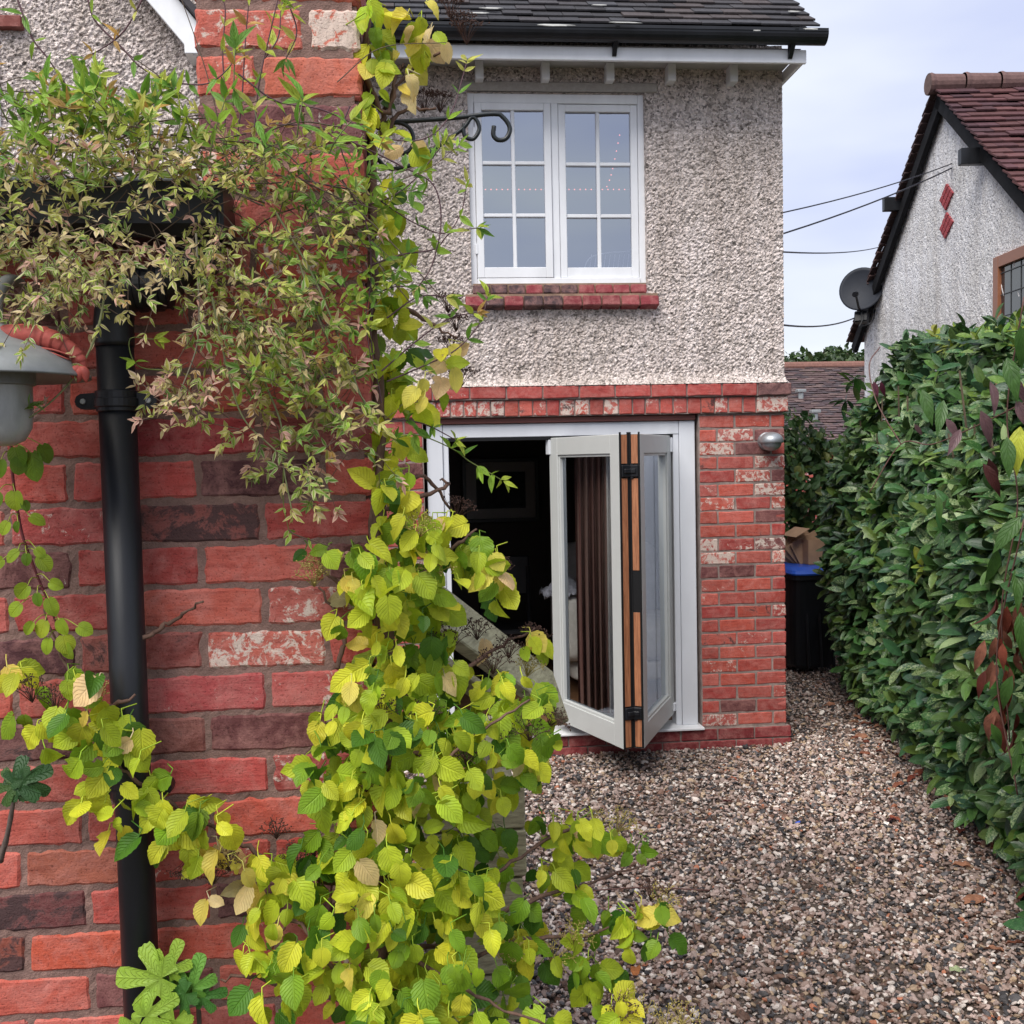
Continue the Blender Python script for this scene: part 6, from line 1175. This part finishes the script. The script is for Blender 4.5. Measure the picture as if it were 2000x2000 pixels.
# ------------------------------------------------------------------ variegated jasmine pouring over the gutter
jas = thing('jasmine', tuple(at(300, 340, 1.95)), 'tangled jasmine with small pointed green, cream and pink leaves pouring over the gutter and pier', 'climber')
JP = [leafproto(1, .17, 6, 2, .35, .35, 'lance'), leafproto(1, .13, 6, 2, .5, .7, 'lance'), leafproto(1, .21, 6, 2, .25, .2, 'lance'), leafproto(1, .15, 6, 2, .6, -.5, 'lance')]
JC = [(.46, .58, .06), (.30, .50, .05), (.16, .36, .04), (.60, .62, .13), (.78, .66, .30), (.76, .42, .34), (.56, .34, .08)]
mbL = MB(); mbS = MB(); jl = [[], [], [], [], [], []]
def jleaf(p, d, n_, s, c, var): 
    for a_, v in zip(jl, (p, d, n_, s, c, (var, 0, 0))): a_.append(v)
def sprig(p, out, k, s, pal, var):
    out = np.array(out, float); out /= np.linalg.norm(out); ax = np.cross(out, [0, 1, .3]); ax /= np.linalg.norm(ax)+1e-9; ay = np.cross(out, ax)
    bc = np.array(JC[rng.choice(7, p=np.array(pal)/sum(pal))])
    for q in range(k):
        a_ = q*math.pi+random.gauss(0, .5)+(q//2)*1.3; op = random.uniform(.4, 1.2); d = out*math.cos(op)+(ax*math.cos(a_)+ay*math.sin(a_))*math.sin(op)
        jleaf(p+out*.006*(q//2), d+np.array([0, 0, -.1]), np.array([random.gauss(0, .45), -1, random.uniform(0, 1)]), s*random.uniform(.6, 1.15), bc*random.uniform(.8, 1.2), var*random.uniform(.4, 1))
def jstem(pts, r=.0013, step=.022, s=.022, k=3, pal=(3, 3, 2, 2, 3, 2, 1), var=.7, leaf=True, col=(.11, .07, .05)):
    P = smoothpath(pts, 7); mbS.tube(P, np.linspace(r, r*.6, len(P)), 5, caps=False, col=col)
    if not leaf: return P
    L_ = np.concatenate([[0], np.cumsum(np.linalg.norm(np.diff(P, axis=0), axis=1))]); T_ = np.gradient(P, axis=0)
    for a_ in np.arange(step*.5, L_[-1], step):
        i = min(np.searchsorted(L_, a_), len(P)-1); tn = T_[i]/(np.linalg.norm(T_[i])+1e-9)
        sprig(P[i], tn*.5+np.array([random.gauss(0, .5), -.5+random.gauss(0, .2), random.gauss(.1, .5)]), k, s, pal, var)
    sprig(P[-1], T_[-1]+1e-6, k+2, s, pal, var); return P
CREAM = (3, 3, 2, 3, 3.2, 1.8, .5); GREEN = (4, 5, 4, 2, .4, .2, 1); MIXED = (3, 3, 2, 3, 2, 1, 1)
# dense tangle: short wandering stems seeded through regions (x, y, rx, ry, count, Y, palette, leaf size, variegation)
for (x, y, rx, ry, n, Y, pal, s, var) in [
    (-110, 330, 110, 60, 40, 1.82, MIXED, .024, .4), (-110, 470, 100, 60, 40, 1.78, CREAM, .02, .8), (-240, 400, 90, 70, 30, 1.82, MIXED, .024, .5),
    (60, 200, 90, 50, 11, 1.80, GREEN, .036, .1), (180, 210, 80, 50, 10, 1.82, GREEN, .034, .1), (80, 265, 110, 45, 28, 1.82, MIXED, .026, .3), (230, 270, 100, 40, 26, 1.83, MIXED, .025, .3), (360, 265, 70, 34, 12, 1.85, MIXED, .024, .3), (120, 320, 140, 30, 40, 1.82, MIXED, .021, .5), (320, 325, 110, 28, 32, 1.82, MIXED, .021, .5), (470, 270, 70, 36, 13, 1.88, MIXED, .023, .3),
    (560, 300, 90, 50, 14, 1.9, GREEN, .025, .2), (460, 345, 90, 40, 24, 1.86, MIXED, .020, .5), (600, 375, 80, 36, 17, 1.9, MIXED, .021, .4), (100, 405, 120, 30, 13, 1.78, CREAM, .019, .8), (30, 430, 50, 50, 20, 1.78, CREAM, .019, .8), (240, 400, 90, 30, 10, 1.78, CREAM, .018, .8), (390, 450, 80, 34, 20, 1.80, CREAM, .018, .8), (90, 490, 100, 45, 34, 1.76, CREAM, .020, .9), (200, 480, 80, 34, 20, 1.77, CREAM, .019, .9),
    (310, 480, 60, 24, 12, 1.78, CREAM, .018, .9), (60, 560, 70, 35, 24, 1.76, CREAM, .019, .9), (140, 540, 70, 30, 14, 1.76, CREAM, .018, .9), (370, 570, 50, 40, 13, 1.80, CREAM, .02, .9), (440, 520, 60, 55, 20, 1.84, MIXED, .022, .4), (550, 450, 90, 55, 18, 1.88, MIXED, .022, .4), (640, 440, 60, 60, 14, 1.92, GREEN, .024, .2), (460, 600, 80, 45, 26, 1.84, CREAM, .021, .7), (560, 570, 80, 60, 24, 1.87, MIXED, .022, .5), (640, 600, 60, 70, 18, 1.92, GREEN, .026, .2),
    (500, 670, 90, 45, 26, 1.84, CREAM, .021, .7), (600, 690, 70, 50, 26, 1.87, MIXED, .024, .4), (370, 740, 45, 30, 14, 1.80, (1, 1, 0, 1, 3, 4, 0), .018, 1), (520, 740, 80, 40, 22, 1.85, GREEN, .026, .3), (600, 780, 60, 40, 14, 1.88, MIXED, .025, .4), (490, 810, 50, 30, 10, 1.85, CREAM, .022, .6), (540, 870, 50, 25, 9, 1.85, CREAM, .022, .7), (640, 840, 40, 30, 10, 1.88, CREAM, .022, .6), (330, 680, 40, 40, 8, 1.82, CREAM, .02, .8), (700, 480, 50, 60, 14, 1.95, GREEN, .03, .1), (690, 330, 40, 40, 4, 1.92, GREEN, .03, .1), (770, 330, 40, 30, 3, 1.95, GREEN, .03, .1)]:
    for _ in range(n):
        p = at(x+random.gauss(0, .5)*rx, y+random.gauss(0, .5)*ry, Y+random.uniform(-.08, .08)); a_ = random.uniform(0, 6.28); L_ = random.uniform(.03, .10); up = random.gauss(.1 if pal is GREEN else -.25, .5)
        d = np.array([math.cos(a_), random.gauss(0, .3), up]); jstem([p, p+d*L_*.5+rng.normal(0, .01, 3), p+d*L_+np.array([0, 0, -.015 if pal is CREAM else .015])], .0009, .030, s, random.choice((2, 3, 4)), pal, var)
def js(pts, **k): return jstem([at(*p) for p in pts], **k)
# long arching shoots
GK = dict(pal=GREEN, var=.08, s=.034, step=.05, k=2, r=.0017, col=(.10, .05, .06))
js([(30, -10, 1.8), (60, 70, 1.8), (90, 110, 1.8), (140, 180, 1.82), (200, 240, 1.84)], **GK); js([(165, -5, 1.82), (180, 40, 1.82), (230, 90, 1.82), (270, 130, 1.82), (330, 155, 1.84), (390, 158, 1.86), (430, 130, 1.86), (445, 100, 1.86)], **GK)
js([(60, 255, 1.8), (150, 275, 1.8), (230, 260, 1.8), (280, 210, 1.8), (305, 160, 1.8)], **GK); js([(270, -5, 1.82), (240, 50, 1.82), (210, 80, 1.82), (160, 110, 1.82)], **GK); js([(420, 300, 1.9), (425, 200, 1.9), (420, 100, 1.9), (425, 20, 1.9), (415, -10, 1.9)], **GK); js([(480, 240, 1.9), (490, 150, 1.9), (510, 60, 1.9), (525, -5, 1.9)], **GK)
js([(440, 300, 1.9), (455, 200, 1.9), (462, 90, 1.9), (470, -5, 1.9)], **GK); js([(500, 110, 1.9), (525, 70, 1.9), (530, 20, 1.9)], **GK)
js([(450, 140, 1.88), (520, 190, 1.88), (600, 205, 1.88), (660, 230, 1.9), (720, 260, 1.9), (800, 262, 1.93), (850, 215, 1.95), (880, 120, 1.97)], **GK); js([(500, 235, 1.88), (600, 240, 1.9), (690, 280, 1.9), (760, 315, 1.92), (818, 350, 1.93), (832, 420, 1.94), (815, 500, 1.94), (790, 540, 1.94)], pal=GREEN, var=.05, s=.03, step=.12, k=2, r=.0018, col=(.10, .05, .06))
js([(520, 330, 1.88), (620, 350, 1.9), (700, 370, 1.92), (780, 420, 1.95), (840, 440, 1.97), (870, 400, 1.98), (880, 350, 1.98)], **GK); js([(620, 380, 1.9), (700, 385, 1.92), (770, 350, 1.94), (830, 280, 1.96)], **GK); js([(700, 500, 1.95), (760, 480, 1.97), (820, 470, 1.98), (850, 440, 1.98), (900, 430, 2)], **GK)
js([(720, 760, 1.95), (700, 640, 1.95), (710, 560, 1.95), (760, 540, 1.97), (800, 560, 1.97)], **GK); js([(730, 720, 1.97), (800, 690, 1.98), (860, 660, 2), (905, 610, 2.02), (920, 560, 2.04)], **GK); js([(720, 700, 1.95), (790, 640, 1.97), (850, 600, 2.0), (900, 590, 2.02)], **GK); js([(730, 600, 1.97), (790, 560, 1.98), (850, 560, 2.0)], **GK)
js([(720, 840, 1.95), (780, 820, 1.97), (850, 845, 2), (885, 870, 2.03), (920, 890, 2.05), (945, 905, 2.06)], pal=GREEN, var=0, s=.036, step=.04, k=3, r=.0014, col=(.2, .25, .06)); js([(740, 790, 1.95), (800, 800, 1.97), (860, 830, 1.99)], **GK)
js([(540, -5, 1.93), (560, 60, 1.93), (540, 110, 1.93)], **GK); js([(640, 330, 1.9), (690, 420, 1.92), (700, 520, 1.93), (690, 600, 1.93), (700, 680, 1.93)], **GK); js([(660, 200, 1.9), (640, 260, 1.9), (660, 330, 1.9)], **GK)
# long fresh shoots standing above the tangle
GL = dict(pal=(4, 5, 4, 1, 0, 0, .8), var=.05, s=.046, step=.04, k=2, r=.0015, col=(.12, .14, .05))
for x, y in ((15, 230), (60, 290), (95, 300), (150, 290), (205, 250), (240, 300), (290, 290), (330, 300), (360, 250), (30, 330), (440, 200), (395, 300), (120, 230), (275, 240), (500, 300), (560, 260), (620, 290)):
    dx, dy = random.gauss(10, 26), -random.uniform(55, 110); js([(x, y, 1.8), (x+dx*.4, y+dy*.5, 1.79), (x+dx, y+dy, 1.8)], **GL)
# bare hanging stems
HK = dict(pal=CREAM, var=.9, s=.022, step=.16, k=5, r=.0022, col=(.20, .22, .10))
js([(200, 520, 1.76), (190, 600, 1.75), (165, 670, 1.75), (120, 735, 1.75), (60, 785, 1.75), (0, 805, 1.76)], **HK); js([(370, 440, 1.8), (375, 560, 1.8), (372, 650, 1.8), (340, 740, 1.8)], pal=CREAM, var=.9, s=.022, step=.2, k=4, r=.002, col=(.22, .20, .14)); js([(330, 700, 1.82), (260, 690, 1.82), (245, 640, 1.82), (290, 640, 1.82)], pal=GREEN, var=0, s=.03, step=.14, k=3, r=.0012, col=(.15, .2, .05))
js([(440, 560, 1.84), (480, 640, 1.84), (500, 720, 1.84), (530, 800, 1.84), (535, 880, 1.85), (550, 960, 1.86)], **HK); js([(400, 560, 1.82), (430, 700, 1.82), (460, 790, 1.83), (520, 850, 1.84)], **HK); js([(560, 480, 1.86), (600, 600, 1.86), (650, 700, 1.87), (690, 760, 1.88)], **HK); js([(520, 400, 1.85), (590, 520, 1.86), (640, 640, 1.87), (670, 720, 1.88), (700, 790, 1.9)], **HK)
js([(545, 1000, 1.9), (560, 1010, 1.9), (620, 1030, 1.9), (690, 1060, 1.92)], pal=CREAM, var=.4, s=.022, step=.07, k=3, r=.0016); js([(535, 880, 1.86), (535, 950, 1.88), (545, 1000, 1.9)], pal=CREAM, var=.4, s=.02, step=.05, k=3, r=.0012, col=(.15, .2, .05)); js([(0, 640, 1.75), (20, 720, 1.74), (10, 790, 1.74), (50, 770, 1.74)], pal=GREEN, var=.3, s=.03, step=.07, k=3, r=.0012, col=(.15, .2, .05))
for _ in range(60):    # bare wiry stems through the tangle
    x, y = random.uniform(0, 680), random.gauss(340, 70); p = at(x, y, random.uniform(1.82, 1.95)); a_ = random.gauss(0, .6)+(math.pi if random.random() < .5 else 0); L_ = random.uniform(.1, .35)
    d = np.array([math.cos(a_), 0, math.sin(a_)]); jstem([p, p+d*L_*.4+np.array([0, 0, .02]), p+d*L_+np.array([0, 0, -.03])], random.uniform(.001, .0018), leaf=False, col=(.09, .065, .045))
addleaves(mbL, jl[0], jl[1], jl[2], jl[3], jl[4], jl[5], protos=JP)
mbL.build('foliage', M['jasleaf'], jas, smooth=True); mbS.build('stems', M['stem'], jas, smooth=True)
